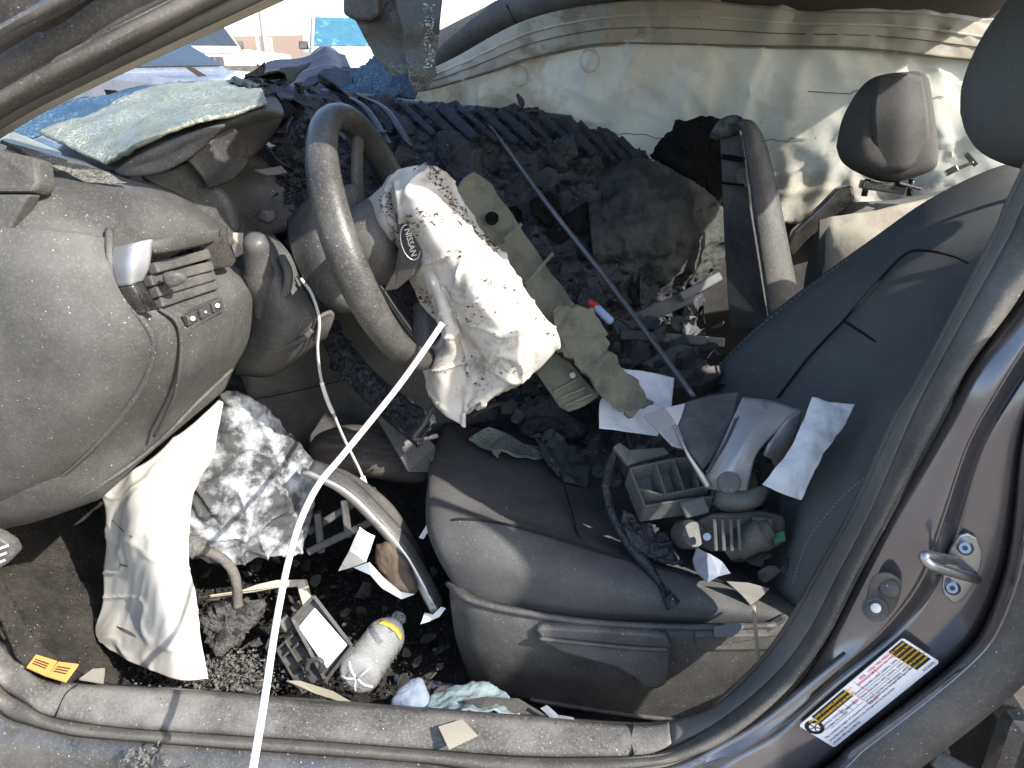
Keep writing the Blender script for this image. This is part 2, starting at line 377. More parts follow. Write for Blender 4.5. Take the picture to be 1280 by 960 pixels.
# --- roof side rail on the driver side, outside the frame
boxes('roof_rail', [bx(-.08, 1.4, .15, .23, 1.36, 1.44)], PAINT, roof, .02)
# --- centre pillar, sill and seals, swept round the door opening
E0 = [(1330, 60, .2), (1290, 190, .19), (1259, 259, .18), (1242, 300, .18), (1151, 472, .17), (1119, 525, .17), (1070, 632, .165), (1017, 727, .155), (987, 780, .15), (950, 829, .14), (894, 881, .125), (837, 902, .113), (790, 905, .111), (660, 896, .107), (531, 887, .105), (400, 877, .105), (250, 865, .103), (97, 855, .101), (56, 849, .103), (34, 836, .112), (0, 802, .14), (-40, 740, .15), (-100, 600, .15)]
E1 = [(1375, 60, .16), (1313, 190, .15), (1275, 265, .14), (1259, 300, .14), (1178, 446, .13), (1140, 520, .13), (1090, 635, .122), (1045, 722, .115), (1010, 790, .11), (965, 847, .103), (900, 900, .09), (840, 934, .075), (790, 944, .066), (660, 945, .06), (531, 936, .058), (400, 926, .056), (250, 916, .058), (150, 909, .06), (67, 896, .062), (34, 880, .068), (0, 855, .09), (-50, 780, .1), (-130, 640, .11)]
E2 = [(1430, 60, .12), (1350, 220, .11), (1310, 300, .1), (1272, 375, .1), (1212, 457, .09), (1172, 530, .09), (1112, 640, .084), (1073, 716, .08), (1030, 800, .074), (985, 862, .068), (920, 918, .058), (860, 948, .05), (800, 960, .044), (660, 970, .04), (531, 954, .04), (400, 944, .04), (262, 934, .04), (112, 922, .042), (70, 915, .044), (34, 905, .05), (0, 890, .06), (-60, 830, .07), (-160, 680, .08)]
SILL = M('sill trim plastic', (.065, .062, .059), .65, dust=.7, dc=(.25, .24, .225), speck=.16, ss=150, grain=.0006, gs=300, blot=.35, bs=9, bc=(.2, .19, .17), bt=.6)
cut = 12
cp = strip('center_pillar_trim', E0[:cut], E1[:cut], TRIM, car, n=70, bulge=.006, thick=.02)
cpf = strip('pillar_trim_inner_face', [(p[0]-6, p[1], p[2]+.06) for p in E0[:cut-1]], [(p[0], p[1], p[2]+.001) for p in E0[:cut-1]], TRIM, cp, n=50, m=4, thick=.01)
sill = strip('door_sill', E0[cut-1:], E1[cut-1:], SILL, car, n=110, bulge=.006, thick=.03, disp=lambda v: .002*fb(v, 25))
strip('sill_joint', [(790, 904, .1098), (788, 925, .088), (791, 946, .0635)], [(793, 904, .1098), (791, 925, .088), (794, 946, .0635)], SEAM, sill, n=12, m=3, bulge=.0065, thick=.001)
strip('sill_joint', [(95, 856, .0998), (80, 868, .088), (67, 896, .061)], [(98, 856, .0998), (83, 868, .088), (70, 896, .061)], SEAM, sill, n=12, m=3, bulge=.0065, thick=.001)
strip('sill_inner_drop', [(p[0], p[1], p[2]+.002) for p in E0[cut-1:-2]], [(p[0], p[1]-3, p[2]+.03) if p[0] > 0 else (p[0]+25, p[1]-12, p[2]+.03) for p in E0[cut-1:-2]], DARK, sill, n=60, m=4, thick=.01)
strip('door_seal', E1, E2, RUBBER, car, n=140, m=9, bulge=.016, thick=.012)
# jamb of painted steel, stepped: inner band, step, flat face, rolled flange
J2 = [(p[0]+4, p[1]+3, p[2]+.012) for p in E2[:17]]
R1 = [(1500, 60, .1), (1420, 240, .095), (1350, 340, .09), (1290, 420, .085), (1240, 500, .08), (1208, 560, .08), (1176, 655, .072), (1150, 726, .07), (1100, 790, .066), (1035, 845, .06), (960, 905, .054), (900, 938, .05), (840, 966, .04), (700, 990, .03), (531, 985, .03), (400, 975, .03), (262, 965, .03)]
R2 = [(1530, 80, .115), (1440, 260, .11), (1375, 350, .105), (1310, 430, .1), (1256, 510, .095), (1224, 570, .092), (1198, 655, .088), (1172, 730, .084), (1122, 790, .08), (1050, 848, .075), (975, 912, .07), (915, 948, .06), (850, 985, .05), (700, 1010, .04), (531, 1010, .04), (400, 1000, .035), (262, 990, .035)]
E4 = [(1560, 100, .1), (1460, 280, .1), (1400, 370, .098), (1340, 440, .095), (1290, 500, .09), (1274, 562, .087), (1266, 640, .083), (1254, 712, .08), (1226, 785, .076), (1194, 824, .073), (1137, 872, .07), (1062, 930, .065), (1010, 970, .06), (800, 1080, .04), (600, 1090, .03), (400, 1080, .03), (262, 1060, .03)]
E5 = [(p[0]+22, p[1]+6, p[2]-.035) for p in E4]
jb = strip('center_pillar', J2, R1, PAINT, car, n=80, m=8, bulge=.004, thick=.01)
strip('pillar_step', R1, R2, PAINT, jb, n=80, m=6, bulge=-.003, thick=.01)
strip('pillar_outer_face', R2, E4, PAINT, jb, n=80, m=8, bulge=.001, thick=.01)
strip('pillar_flange', E4, E5, PAINT, jb, n=80, m=8, bulge=.008, thick=.01)
strip('pillar_skin', E5, [(p[0]+60, p[1]+30, p[2]-.01) for p in E5], DARK, jb, n=60, m=4, thick=.01)  # skin given a dark material to carry the shade beyond the flange
# rocker panel below the sill on the left
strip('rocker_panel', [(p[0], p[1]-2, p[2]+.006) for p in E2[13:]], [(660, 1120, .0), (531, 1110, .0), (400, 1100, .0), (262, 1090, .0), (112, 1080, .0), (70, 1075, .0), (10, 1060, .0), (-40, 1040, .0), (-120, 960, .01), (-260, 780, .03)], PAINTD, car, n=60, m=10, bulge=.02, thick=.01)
# blind fill behind the pillar so that no light leaks in
boxes('pillar_core', [bar(Vector((.425, .15, .82)), Vector((.53, .17, 1.36)), .07, .03, Vector((0, -1, 0)))], DARK, jb, .01)
# recess with round plug
rec = puff('pillar_recess', [(1083, 745, .066), (1090, 722, .066), (1108, 715, .066), (1126, 726, .066), (1124, 748, .066), (1112, 768, .066), (1094, 775, .066), (1081, 764, .066)], .003, DARK, jb, n=30)
lathe('pillar_plug', (1094, 761, .062), (1092, 762, .052), [(0, .0135), (.5, .013), (.55, .0075), (1, .007)], DARK2, jb)
lathe('plug_pin', (1095, 760, .053), (1094.6, 760.2, .048), [(0, .0052), (.8, .005), (1, .003)], WHITE, jb)
lathe('pillar_dimple', (1112, 735, .063), (1111, 735.5, .057), [(0, .011), (.6, .0105), (1, .007)], DARK, jb)
# striker
SP = [(1210, 667), (1222, 673), (1229, 692), (1226, 710), (1218, 732), (1205, 750), (1192, 755), (1181, 745), (1178, 733), (1181, 712), (1188, 688), (1200, 670)]
st = plate('door_striker', [(x, y, .078) for x, y in SP], STEEL, car, thick=.004, bevel=.0015)
tube('striker_loop', [(1221, 724, .077), (1196, 717, .045), (1168, 708, .03), (1156, 699, .03), (1158, 694, .033), (1172, 696, .045), (1192, 701, .077)], .0052, STEEL, st, n=36)
for x, y in ((1207, 685), (1191, 735)):
    lathe('bolt', (x, y, .077), (x-1, y+.3, .066), [(0, .0078), (.3, .0075), (.4, .006), (.6, .0055)], STEEL, st, k=20)
    lathe('bolt_socket', (x-.62, y+.18, .0702), (x-.66, y+.19, .0694), [(0, .0028), (1, .0028)], DARK, st, k=6)
# tyre information placard
TL, TR, BR, BL = [at(x, y, .0625) for x, y in ((999, 907), (1130, 798), (1153, 834), (1016, 947))]
pu = (TR-TL+BR-BL).normalized(); W_ = (TR-TL).length; H_ = (BL-TL).length
pn = (BL-TL).cross(pu).normalized(); pn = pn if pn.dot(CAM-TL) > 0 else -pn
pv = pn.cross(pu).normalized()                      # up the label
PO = TL-pv*H_*.98
def lp(u, v, h=.0012): return PO+pu*(u*W_)+pv*(v*H_)+pn*h
def lrect(name, u0, v0, u1, v1, m, par, h=.0013):
    return link(name, [lp(u0, v0, h), lp(u1, v0, h), lp(u1, v1, h), lp(u0, v1, h)], [(0, 1, 2, 3)], m, par, False)
pc = link('information_placard', [lp(u, v, h) for h in (0, .001) for u, v in ((.015, 0), (.985, 0), (1, .04), (1, .96), (.985, 1), (.015, 1), (0, .96), (0, .04))],
          [(0, 1, 2, 3, 4, 5, 6, 7)[::-1], (8, 9, 10, 11, 12, 13, 14, 15)]+[(i, (i+1) % 8, (i+1) % 8+8, i+8) for i in range(8)], LABELW, car, False)
pc['label'] = 'white tyre and loading information placard with black and yellow headings'
lrect('heading_block', .12, .7, .44, .97, LABELK, pc); lrect('notice_block', .86, .2, .985, .97, LABELK, pc)
def lt(s, u, v, size, m, al='CENTER', bold=0): return text('print', s, lp(u, v, .0016), pu, pv, size*H_, m, pc, al, bold)
lt('TIRE AND LOADING INFORMATION', .28, .89, .08, LABELY, bold=.00005); lt('RENSEIGNEMENTS SUR LES PNEUS', .28, .77, .078, LABELY, bold=.00005)
for i, s in enumerate(("SEE OWNER'S", 'MANUAL FOR', 'ADDITIONAL', 'INFORMATION', "VOIR LE MANUEL", 'DE L\'USAGER')): lt(s, .923, .9-.12*i, .066, LABELY, bold=.00005)
lt('COLD TIRE PRESSURE', .77, .92, .075, LABELR); lt('PRESSION DES PNEUS', .77, .83, .07, LABELR); lt('SIZE', .6, .92, .085, LABELR); lt('DIMENSIONS', .6, .83, .08, LABELR)
for i, (a, b, c) in enumerate((('FRONT', 'P205/55R16 89H', '230KPA, 33PSI'), ('REAR', 'P205/55R16 89H', '230KPA, 33PSI'), ('SPARE', 'T125/70D16 96M', '420KPA, 60PSI'))):
    v = .7-.15*i; lt(a, .49, v, .075, LABELG); lt(b, .61, v, .075, LABELG); lt(c, .775, v, .075, LABELG)
    lrect('rule', .45, v-.08, .855, v-.068, LABELG, pc)
for u in (.45, .53, .69): lrect('rule', u, .28, u+.003, .97, LABELR, pc)
lrect('rule', .45, .275, .53, .295, LABELR, pc)
lt('SEATING CAPACITY', .2, .6, .075, LABELG); lt('NOMBRE DE PLACES', .2, .5, .075, LABELG); lt('TOTAL 5', .31, .56, .075, LABELG); lt('FRONT 2', .37, .56, .075, LABELG); lt('REAR 3', .42, .56, .075, LABELR)
for u in (.28, .34, .395): lrect('rule', u, .44, u+.003, .69, LABELG, pc)
lrect('rule', .12, .43, .44, .442, LABELG, pc)
for i, s in enumerate(('The combined weight of occupants and cargo should never exceed 385 kg or 850 lbs.', 'Le poids total des occupants et du chargement ne doit jamais', 'exceder 385 kg ou 850 lb.')):
    lt(s, .03 if i < 2 else .03, .33-.11*i, .078, LABELG, 'LEFT')
lt('6CA0A', .93, .1, .1, LABELG)
def ldisc(name, r0, m, h):
    k = 28; link(name, [lp(.06, .72, h)+(pu*math.cos(2*math.pi*i/k)*.8+pv*math.sin(2*math.pi*i/k))*r0 for i in range(k)], [tuple(range(k))], m, pc, False)
ldisc('tyre_icon', H_*.23, LABELK, .0013); ldisc('tyre_icon', H_*.13, LABELW, .0015)
for a in range(5):
    d = pu*math.cos(a*1.2566+.3)*.8+pv*math.sin(a*1.2566+.3); s = d.cross(pn).normalized()*.0007; c = lp(.06, .72, .0017)
    link('tyre_icon', [c-s, c+s, c+s+d*H_*.13, c-s+d*H_*.13], [(0, 1, 2, 3)], LABELK, pc, False)
# --- rear door standing open behind the pillar
rd_a, rd_b = Vector((.52, .0, 0)), Vector((1.298, -.545, 0)); dv = (rd_b-rd_a); dn = Vector((-dv.y, dv.x, 0)).normalized()
def dpt(t, z): return rd_a+dv*t+Vector((0, 0, z))
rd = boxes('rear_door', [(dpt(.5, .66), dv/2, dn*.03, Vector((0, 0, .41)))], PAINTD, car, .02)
boxes('rear_door_window_frame', [(dpt(.47, 1.38), dv/2*.9, dn*.012, Vector((0, 0, .012)))], DARK, rd, .004)
boxes('rear_door_hinge', [bar((1165, 945, .04), (1250, 990, .0), .02, .03), bar((1150, 942, .05), (1185, 935, .05), .02, .025)], DARK2, rd, .005)
boxes('rear_rocker', [bx(.47, 1.45, .03, .2, .16, .52)], PAINTD, car, .02)
# --- passenger side shell: door, pillar, rear quarter
pd = boxes('passenger_door', [bx(-.6, 1.5, 1.6, 1.66, .2, .9)], DARK, car, .02)
boxes('passenger_window_sill', [bx(-.6, 1.5, 1.57, 1.62, .86, .92)], DARK, pd, .01)
pp = strip('passenger_pillar', [(470, 78, 1.62), (545, 40, 1.58), (600, 12, 1.55), (640, -6, 1.54), (760, -30, 1.52), (920, -40, 1.5)],
      [(500, 130, 1.62), (552, 92, 1.59), (620, 52, 1.56), (660, 36, 1.55), (770, 8, 1.53), (940, -6, 1.5)], DARK, car, bulge=.02, thick=.03)
strip('pillar_seam', [(632, 6, 1.528), (640, 22, 1.53), (650, 42, 1.535)], [(634, 5, 1.528), (642, 21, 1.53), (653, 41, 1.535)], SEAM, pp, n=10, m=3, bulge=.004, thick=.002)
boxes('passenger_roof_rail', [bx(-.05, 1.45, 1.515, 1.62, 1.235, 1.44)], HEADL, roof, .02)
boxes('rear_quarter', [bx(1.32, 1.45, .13, .3, .2, 1.4), bx(1.32, 1.45, 1.5, 1.64, .2, 1.4), bx(1.0, 1.9, .3, 1.5, .2, .62)], DARK, car, .03)
# --- floor
vs = []; nu, nv = 130, 90
for j in range(nv):
    for i in range(nu):
        x = -1.3+2.4*i/(nu-1); y = .1+1.52*j/(nv-1)
        z = .2+.07*max(0, min(1, (.13-abs(y-.9))/.06+.5))*2+max(0, (-.72-x))*.9
        z += .016*fb((x, y, 3), 9)+.007*fb((x, y, 1), 40); vs.append(Vector((x, y, z)))
fs = [(j*nu+i, j*nu+i+1, (j+1)*nu+i+1, (j+1)*nu+i) for j in range(nv-1) for i in range(nu-1)]
link('floor_carpet', vs, fs, CARPET, car)
# kick panel and carpet beside the sill in front
surf('kick_panel_carpet', [[(-60, 660, .16), (0, 720, .16), (40, 790, .15), (110, 845, .125), (210, 862, .12)], [(-60, 690, .11), (0, 770, .13), (30, 830, .114), (97, 857, .105), (205, 866, .106)]], CARPET, car, 30, 10, .01, disp=lambda v: .004*fb(v, 40))
boxes('firewall', [bx(-1.34, -1.28, .1, 1.62, .1, .98)], CHARB, car, .01)
boxes('underbody', [bx(-1.3, 1.4, .12, 1.6, .12, .16)], DARK, car, .01)
# fender and front end beyond the firewall
hd = surf('crumpled_hood', [[Vector((-.75, .2, .93)), Vector((-.72, .7, .98)), Vector((-.62, 1.2, 1.0)), Vector((-.55, 1.6, .93))], [Vector((-1.2, .12, .95)), Vector((-1.2, .7, 1.03)), Vector((-1.1, 1.2, 1.05)), Vector((-1.1, 1.65, .95))], [Vector((-1.8, .15, .85)), Vector((-1.8, .7, .96)), Vector((-1.75, 1.2, .95)), Vector((-1.8, 1.6, .86))]],
     M('dull silver paint', (.42, .41, .4), .35, .5, dust=.5, speck=.2, ss=90, lump=.02, ls=12), car, 50, 40, .01, disp=lambda v: .05*fb(v, 5)+.02*fb(v, 14))
boxes('fender', [bx(-1.9, -.78, .0, .1, .2, .88)], PAINTD, car, .04)

# ------------------------------------------------------------------ dashboard
def crisp(rows, k=3):
    out = []
    for r in rows:
        L_ = lambda a, b, t: tuple(x+(y-x)*t for x, y in zip(a, b))
        out.append(r[:k]+[L_(r[k-1], r[k], .86), r[k], L_(r[k], r[k+1], .16)]+r[k+1:])
    return out
dash = surf('dashboard', crisp([
    [(-90, 160, .34), (0, 178, .34), (60, 190, .36), (150, 212, .40), (220, 235, .42), (285, 280, .45)],
    [(-90, 205, .16), (0, 208, .17), (60, 218, .19), (150, 236, .25), (222, 258, .30), (285, 300, .37)],
    [(-90, 280, .105), (0, 275, .105), (70, 275, .12), (140, 290, .155), (215, 300, .25), (290, 325, .37)],
    [(-90, 370, .09), (0, 360, .09), (70, 355, .10), (140, 345, .125), (200, 355, .185), (312, 345, .37)],
    [(-90, 450, .09), (0, 440, .09), (90, 430, .10), (188, 420, .125), (240, 400, .18), (319, 370, .37)],
    [(-90, 520, .10), (0, 510, .10), (80, 510, .11), (170, 490, .14), (240, 465, .2), (314, 420, .375)],
    [(-90, 590, .12), (0, 585, .12), (60, 580, .13), (130, 560, .165), (200, 530, .22), (293, 462, .38)],
    [(-90, 690, .17), (0, 662, .17), (50, 650, .18), (124, 624, .2), (195, 560, .25), (278, 490, .38)],
    [(-90, 665, .32), (0, 640, .32), (50, 625, .34), (118, 600, .36), (185, 540, .40), (262, 478, .46)]]), DASH, car, 110, 90, .012)
cap = surf('dash_end_cap', [
    [(-90, 282, 0.088), (30, 285, 0.093), (100, 290, 0.113), (138, 298, 0.139)], [(-90, 330, 0.075), (20, 330, 0.076), (95, 331, 0.090), (138, 332, 0.108)],
    [(-90, 372, 0.073), (40, 372, 0.075), (110, 372, 0.086), (155, 372, 0.103)], [(-90, 420, 0.072), (60, 420, 0.075), (140, 420, 0.089), (190, 420, 0.109)],
    [(-90, 460, 0.075), (60, 460, 0.079), (140, 458, 0.093), (186, 456, 0.115)], [(-90, 530, 0.083), (40, 530, 0.089), (105, 526, 0.106), (148, 522, 0.131)],
    [(-90, 600, 0.103), (0, 598, 0.109), (45, 595, 0.123), (78, 592, 0.143)], [(-90, 668, 0.143), (-50, 655, 0.143), (-30, 648, 0.145), (-5, 640, 0.148)]], DASHCAP, dash, 40, 60, .012)
tube('dash_cap_edge', [(136, 288, 0.147), (137, 315, 0.119), (141, 345, 0.110), (157, 374, 0.107), (176, 398, 0.108), (190, 420, 0.111), (190, 445, 0.116), (178, 482, 0.124), (148, 524, 0.134), (112, 562, 0.143), (70, 598, 0.150), (0, 639, 0.154), (-60, 664, 0.157)], .0042, DASHCAP, dash, n=60)
tube('dash_ridge', [(199, 386, .142), (217, 398, .147), (225, 415, .152), (226, 445, .158), (219, 490, .172), (205, 525, .187), (193, 545, .2)], .0026, DASH, dash, n=40)
tube('dash_ridge', [(45, 650, .178), (120, 610, .178), (190, 560, .215), (245, 505, .26), (290, 462, .345)], .0025, DASH, dash, n=40)
surf('silver_vent_trim', [[(139, 310, .122), (165, 304, .106), (191, 299, .124)], [(138, 333, .112), (163, 331, .096), (187, 333, .114)], [(145, 358, .106), (163, 356, .095), (179, 352, .112)]], SILVER, dash, 14, 14, .006)
surf('gloss_vent_trim', [[(145, 359, .107), (163, 357, .0965), (179, 353, .113)], [(152, 378, .108), (172, 374, .098), (189, 370, .118)], [(161, 397, .11), (180, 391, .104), (198, 386, .128)]], GLOSS, dash, 14, 14, .006)
strip('vent_lip', [(189, 299, .128), (215, 295, .15), (250, 290, .22), (276, 287, .30)], [(190, 320, .128), (215, 316, .15), (250, 308, .22), (274, 301, .30)], DASH, dash, 20, 7, .006, .012)
plate('vent_end_block', [(252, 307, .25), (283, 293, .3), (297, 326, .32), (290, 334, .31), (266, 337, .265)], GLOSS, dash, .02, .003)
plate('vent_cavity', [(186, 322, .185), (270, 303, .32), (272, 352, .32), (196, 388, .185)], CHARB, dash, .004)
for a, b in (((190, 336, .138), (258, 318, .255)), ((184, 352, .134), (262, 333, .26)), ((192, 366, .136), (265, 345, .265)), ((197, 379, .14), (268, 356, .27))):
    boxes('vent_slat', [bar(a, b, .012, .012)], DARK2, dash, .002)
puff('vent_tab', [(203, 350, .135), (205, 342, .135), (222, 339, .14), (233, 345, .145), (231, 352, .145), (212, 359, .138)], .006, DARK2, dash, n=24)
sw = plate('switch_panel', [(229, 391, .170), (273, 372, .246), (277, 374, .25), (281, 388, .254), (241, 412, .176)], DARK, dash, .006, .001)
for i, (x, y) in enumerate(((240, 398), (256, 390), (271, 382))):
    y0 = .166+.0295*i
    plate('switch', [(x-7, y-3, y0-.006), (x+6, y-10, y0+.02), (x+9, y+2, y0+.024), (x-3, y+9, y0-.002)], DARK, dash, .006, .001)
    d0 = at(x+1, y, y0+.004)
    lathe('switch_icon', d0, d0+(CAM-d0).normalized()*.001, [(0, .0028 if i != 1 else .0016), (1, .0026 if i != 1 else .0014)], WHITE, dash, k=14)
plate('dash_side_block', [(-60, 178, .118), (0, 187, .118), (45, 197, .122), (49, 229, .112), (40, 240, .106), (-60, 240, .105)], DASHCAP, dash, .03, .004)
plate('dash_side_block', [(-60, 243, .102), (0, 243, .102), (37, 243, .104), (22, 268, .098), (6, 298, .094), (-60, 300, .094)], DASHCAP, dash, .02, .003)
# lower steering panel and console side seen through the wheel
surf('console_side_panel', [[(285, 430, .62), (400, 350, .72), (500, 340, .8), (600, 380, .85)], [(320, 520, .62), (420, 500, .74), (540, 500, .8), (620, 500, .85)], [(340, 580, .66), (430, 600, .74), (560, 570, .8), (640, 560, .85)]], DARK, car, 24, 20, .01)
tube('panel_seam', [(310, 500, .6), (345, 494, .635), (400, 482, .695), (450, 470, .74)], .0012, SEAM, car, n=20, k=6)
# burnt centre and passenger side of the dash
def lumps(v): return .024*fb(v, 8)+.02*(.5-abs(fb(v, 12, 2)))+.005*fb(v, 50)
cdash = surf('burnt_dash_top', [
    [(280, 106, .70), (400, 113, .80), (520, 127, .98), (640, 138, 1.18), (720, 148, 1.34), (805, 190, 1.46)],
    [(330, 130, .58), (400, 165, .64), (520, 185, .82), (640, 200, 1.02), (740, 210, 1.18), (850, 240, 1.38)],
    [(345, 190, .58), (420, 230, .63), (530, 250, .74), (640, 280, .9), (750, 290, 1.02), (885, 300, 1.28)],
    [(350, 260, .60), (440, 300, .64), (560, 330, .72), (650, 360, .82), (770, 350, .98), (880, 370, 1.22)],
    [(380, 340, .66), (450, 380, .68), (580, 420, .74), (660, 430, .82), (760, 410, .98), (870, 400, 1.18)]], CHAR, car, 170, 140, .01, disp=lumps)
def rid(x):
    P_ = [(280, 104), (400, 111), (520, 125), (640, 136), (720, 146), (770, 166), (810, 190)]
    for (a, b), (c, d) in zip(P_, P_[1:]):
        if a <= x <= c: return b+(d-b)*(x-a)/(c-a)
    return 190
def depth(x): return .72+.74*(max(0, x-290)/520)**1.15
for i in range(15):
    x = 425+25*i; Y = depth(x)-.06
    if 470 < x < 500: continue
    boxes('vent_rib', [bar((x, rid(x)+5, Y), (x+44, rid(min(800, x+44))+44-.6*i, Y-.06), .012+.004*(i % 3), .02)], CHAR, cdash, .003)
for i in range(6):
    x = 300+27*i; Y = depth(x)-.05
    strip('defroster_rib', [(x, rid(x)+1, Y), (x+40, rid(x)+20, Y-.03), (x+70, rid(x)+62, Y-.1)], [(x+13, rid(x)+1, Y), (x+52, rid(x)+22, Y-.03), (x+82, rid(x)+66, Y-.1)], BLUEP, cdash, 16, 5, .006, .006)
strip('dash_top_edge', [(285, 101, .74), (400, 110, .84), (520, 125, 1.0), (640, 136, 1.2), (715, 144, 1.36)], [(290, 106, .72), (400, 117, .82), (520, 132, .98), (640, 142, 1.18), (715, 150, 1.34)], BLUEP, cdash, 30, 5, .004, .01)
for k, (x, y, s) in enumerate(((690, 190, 22), (560, 205, 34), (500, 225, 24), (715, 250, 26))):
    Y = depth(x)-.19-.0007*(y-180)
    puff('melted_lump', [(x+s*math.cos(a)*1.2*(1+.3*noise.noise(Vector((a, k, 0)))), y+s*math.sin(a)*(1+.3*noise.noise(Vector((k, a, 0)))), Y) for a in [i*math.pi/4 for i in range(8)]], .022, CHAR, cdash, n=60, rings=24, disp=lambda v: .02*fb(v, 20)+.01*fb(v, 55)+.004*fb(v, 140))
bb = surf('burnt_passenger_airbag', [
    [(735, 215, 1.22), (790, 205, 1.25), (850, 215, 1.3), (905, 245, 1.38)], [(735, 250, 1.05), (800, 240, 1.08), (860, 250, 1.16), (915, 275, 1.3)],
    [(738, 300, .96), (800, 290, .98), (860, 295, 1.08), (918, 300, 1.26)], [(740, 340, .96), (800, 345, 1.0), (850, 345, 1.1), (900, 330, 1.26)],
    [(745, 355, 1.02), (800, 362, 1.06), (845, 362, 1.16), (885, 350, 1.3)]], CHARG, car, 110, 90, .008, disp=lambda v: .028*fb(v, 7)+.014*(.5-abs(fb(v, 14, 2)))+.004*fb(v, 50))
puff('burnt_foam', jag([(815, 195, 1.34), (832, 168, 1.34), (850, 152, 1.34), (890, 146, 1.34), (917, 145, 1.34), (922, 175, 1.34), (912, 240, 1.34), (895, 290, 1.34), (860, 262, 1.34), (835, 225, 1.34)], 2, 4), .05, CHARB, car, n=70, disp=lambda v: .012*fb(v, 30)+.008*fb(v, 90))
# curved trim panel standing between the seats
ct = strip('curved_trim_panel', [(896, 178, 1.12), (906, 160, 1.1), (924, 158, 1.08), (931, 190, 1.06), (938, 240, 1.04), (948, 310, 1.02), (962, 405, 1.0)], [(905, 156, 1.12), (920, 150, 1.1), (942, 152, 1.09), (958, 180, 1.08), (972, 235, 1.06), (987, 310, 1.04), (1004, 400, 1.02)], DARK2, car, 50, 9, .012, .02)
plate('trim_inner_panel', [(900, 175, 1.16), (928, 168, 1.14), (938, 260, 1.1), (962, 410, 1.06), (912, 410, 1.1), (905, 300, 1.13)], DARK, ct, .01, .002)
plate('trim_clip', [(918, 214, 1.1), (930, 210, 1.09), (934, 234, 1.08), (922, 232, 1.09)], DARK2, ct, .006, .001)
for sl_ in (bar((903, 196, 1.12), (930, 200, 1.1), .012, .02), bar((900, 228, 1.12), (932, 232, 1.09), .006, .02)): boxes('trim_slot', [sl_], CHARB, ct, .002)

# ------------------------------------------------------------------ instrument hood
ih = surf('instrument_hood', [[(55, 196, .48), (140, 156, .56), (215, 122, .64), (290, 108, .7), (335, 112, .7)], [(95, 206, .41), (160, 172, .45), (230, 143, .5), (300, 123, .56), (347, 124, .6)],
          [(145, 213, .345), (187, 185, .352), (262, 159, .405), (325, 136, .465), (355, 141, .52)], [(150, 222, .37), (195, 208, .38), (262, 178, .43), (318, 160, .49), (350, 155, .53)]], DASH, car, 40, 30, .006)
puff('hood_lip', [(143, 214, .335), (165, 198, .337), (190, 185, .344), (235, 167, .365), (281, 155, .40), (266, 174, .39), (238, 197, .368), (208, 213, .35), (178, 220, .34), (152, 220, .335)], .012, DASH, ih, n=60)
surf('hood_inner_wing', [[(284, 155, .43), (318, 143, .47), (350, 140, .51)], [(290, 168, .45), (322, 160, .49), (352, 152, .52)], [(300, 182, .46), (318, 180, .5), (338, 174, .53)], [(308, 196, .47), (316, 195, .5), (322, 192, .53)]], DARK, ih, 16, 20, .008)
surf('cluster_side_wall', [[(235, 200, .39), (262, 176, .42), (292, 158, .44)], [(255, 222, .40), (280, 200, .44), (308, 180, .47)], [(262, 235, .41), (290, 226, .46), (311, 205, .48)]], DARK, ih, 16, 16, .006)
surf('cluster_shroud', [[(178, 219, .37), (215, 212, .40), (240, 202, .41)], [(215, 240, .38), (240, 235, .41), (258, 226, .43)], [(250, 270, .385), (270, 265, .42), (286, 258, .45)], [(285, 310, .39), (298, 300, .44), (312, 296, .47)]], DASH, ih, 20, 24, .008)
cl = surf('instrument_cluster', [[(240, 212, .46), (290, 195, .54), (345, 185, .6)], [(255, 250, .46), (305, 240, .56), (360, 235, .6)], [(285, 300, .45), (330, 295, .54), (385, 280, .6)]], DARK, car, 16, 16, .02)
puff('dial_rim', [(250, 240, .445), (262, 228, .445), (286, 245, .45), (300, 275, .455), (296, 296, .45), (274, 285, .445)], .012, DARK2, cl, n=30)
puff('dial_rim', [(318, 272, .5), (326, 262, .5), (342, 262, .51), (346, 272, .51), (335, 280, .5)], .01, DARK2, cl, n=30)
plate('cluster_bezel', [(318, 212, .5), (352, 207, .54), (360, 216, .54), (335, 219, .51)], TRIM, cl, .005, .001)
surf('cluster_backing', [[(90, 222, .5), (250, 196, .63), (400, 176, .66)], [(150, 300, .5), (300, 325, .62), (430, 335, .66)]], CHARB, ih, 8, 8, .01)

# ------------------------------------------------------------------ steering column, wheel and stalk
sc_ = surf('steering_column_cover', [[(283, 292, .47), (310, 287, .43), (342, 293, .46)], [(290, 325, .43), (325, 312, .385), (364, 320, .43)], [(298, 372, .415), (340, 358, .36), (380, 362, .41)], [(303, 412, .42), (352, 400, .36), (400, 394, .40)], [(296, 440, .435), (352, 432, .375), (418, 392, .42)], [(293, 466, .46), (345, 462, .42), (410, 418, .43)], [(300, 470, .5), (345, 468, .48), (405, 425, .48)]], DASHCAP, car, 34, 44, .006)
surf('column_inner_shroud', [[(358, 275, .50), (392, 243, .47), (445, 228, .50)], [(362, 312, .445), (400, 300, .425), (450, 290, .46)], [(378, 350, .43), (412, 340, .418), (455, 330, .455)], [(408, 386, .435), (436, 384, .43), (470, 372, .47)], [(415, 392, .5), (440, 392, .5), (470, 380, .52)]], DASH, sc_, 26, 26, .008)
lathe('column_stalk', (327, 385, .40), (319, 296, .33), [(0, .02), (.3, .022), (.55, .022), (.58, .0175), (.9, .0172), (.97, .014), (1, .006)], DARK, sc_)
tube('stalk_collar', [(352, 322, .39), (360, 340, .372), (358, 362, .366), (346, 378, .366)], .0065, DASHCAP, sc_, n=24)
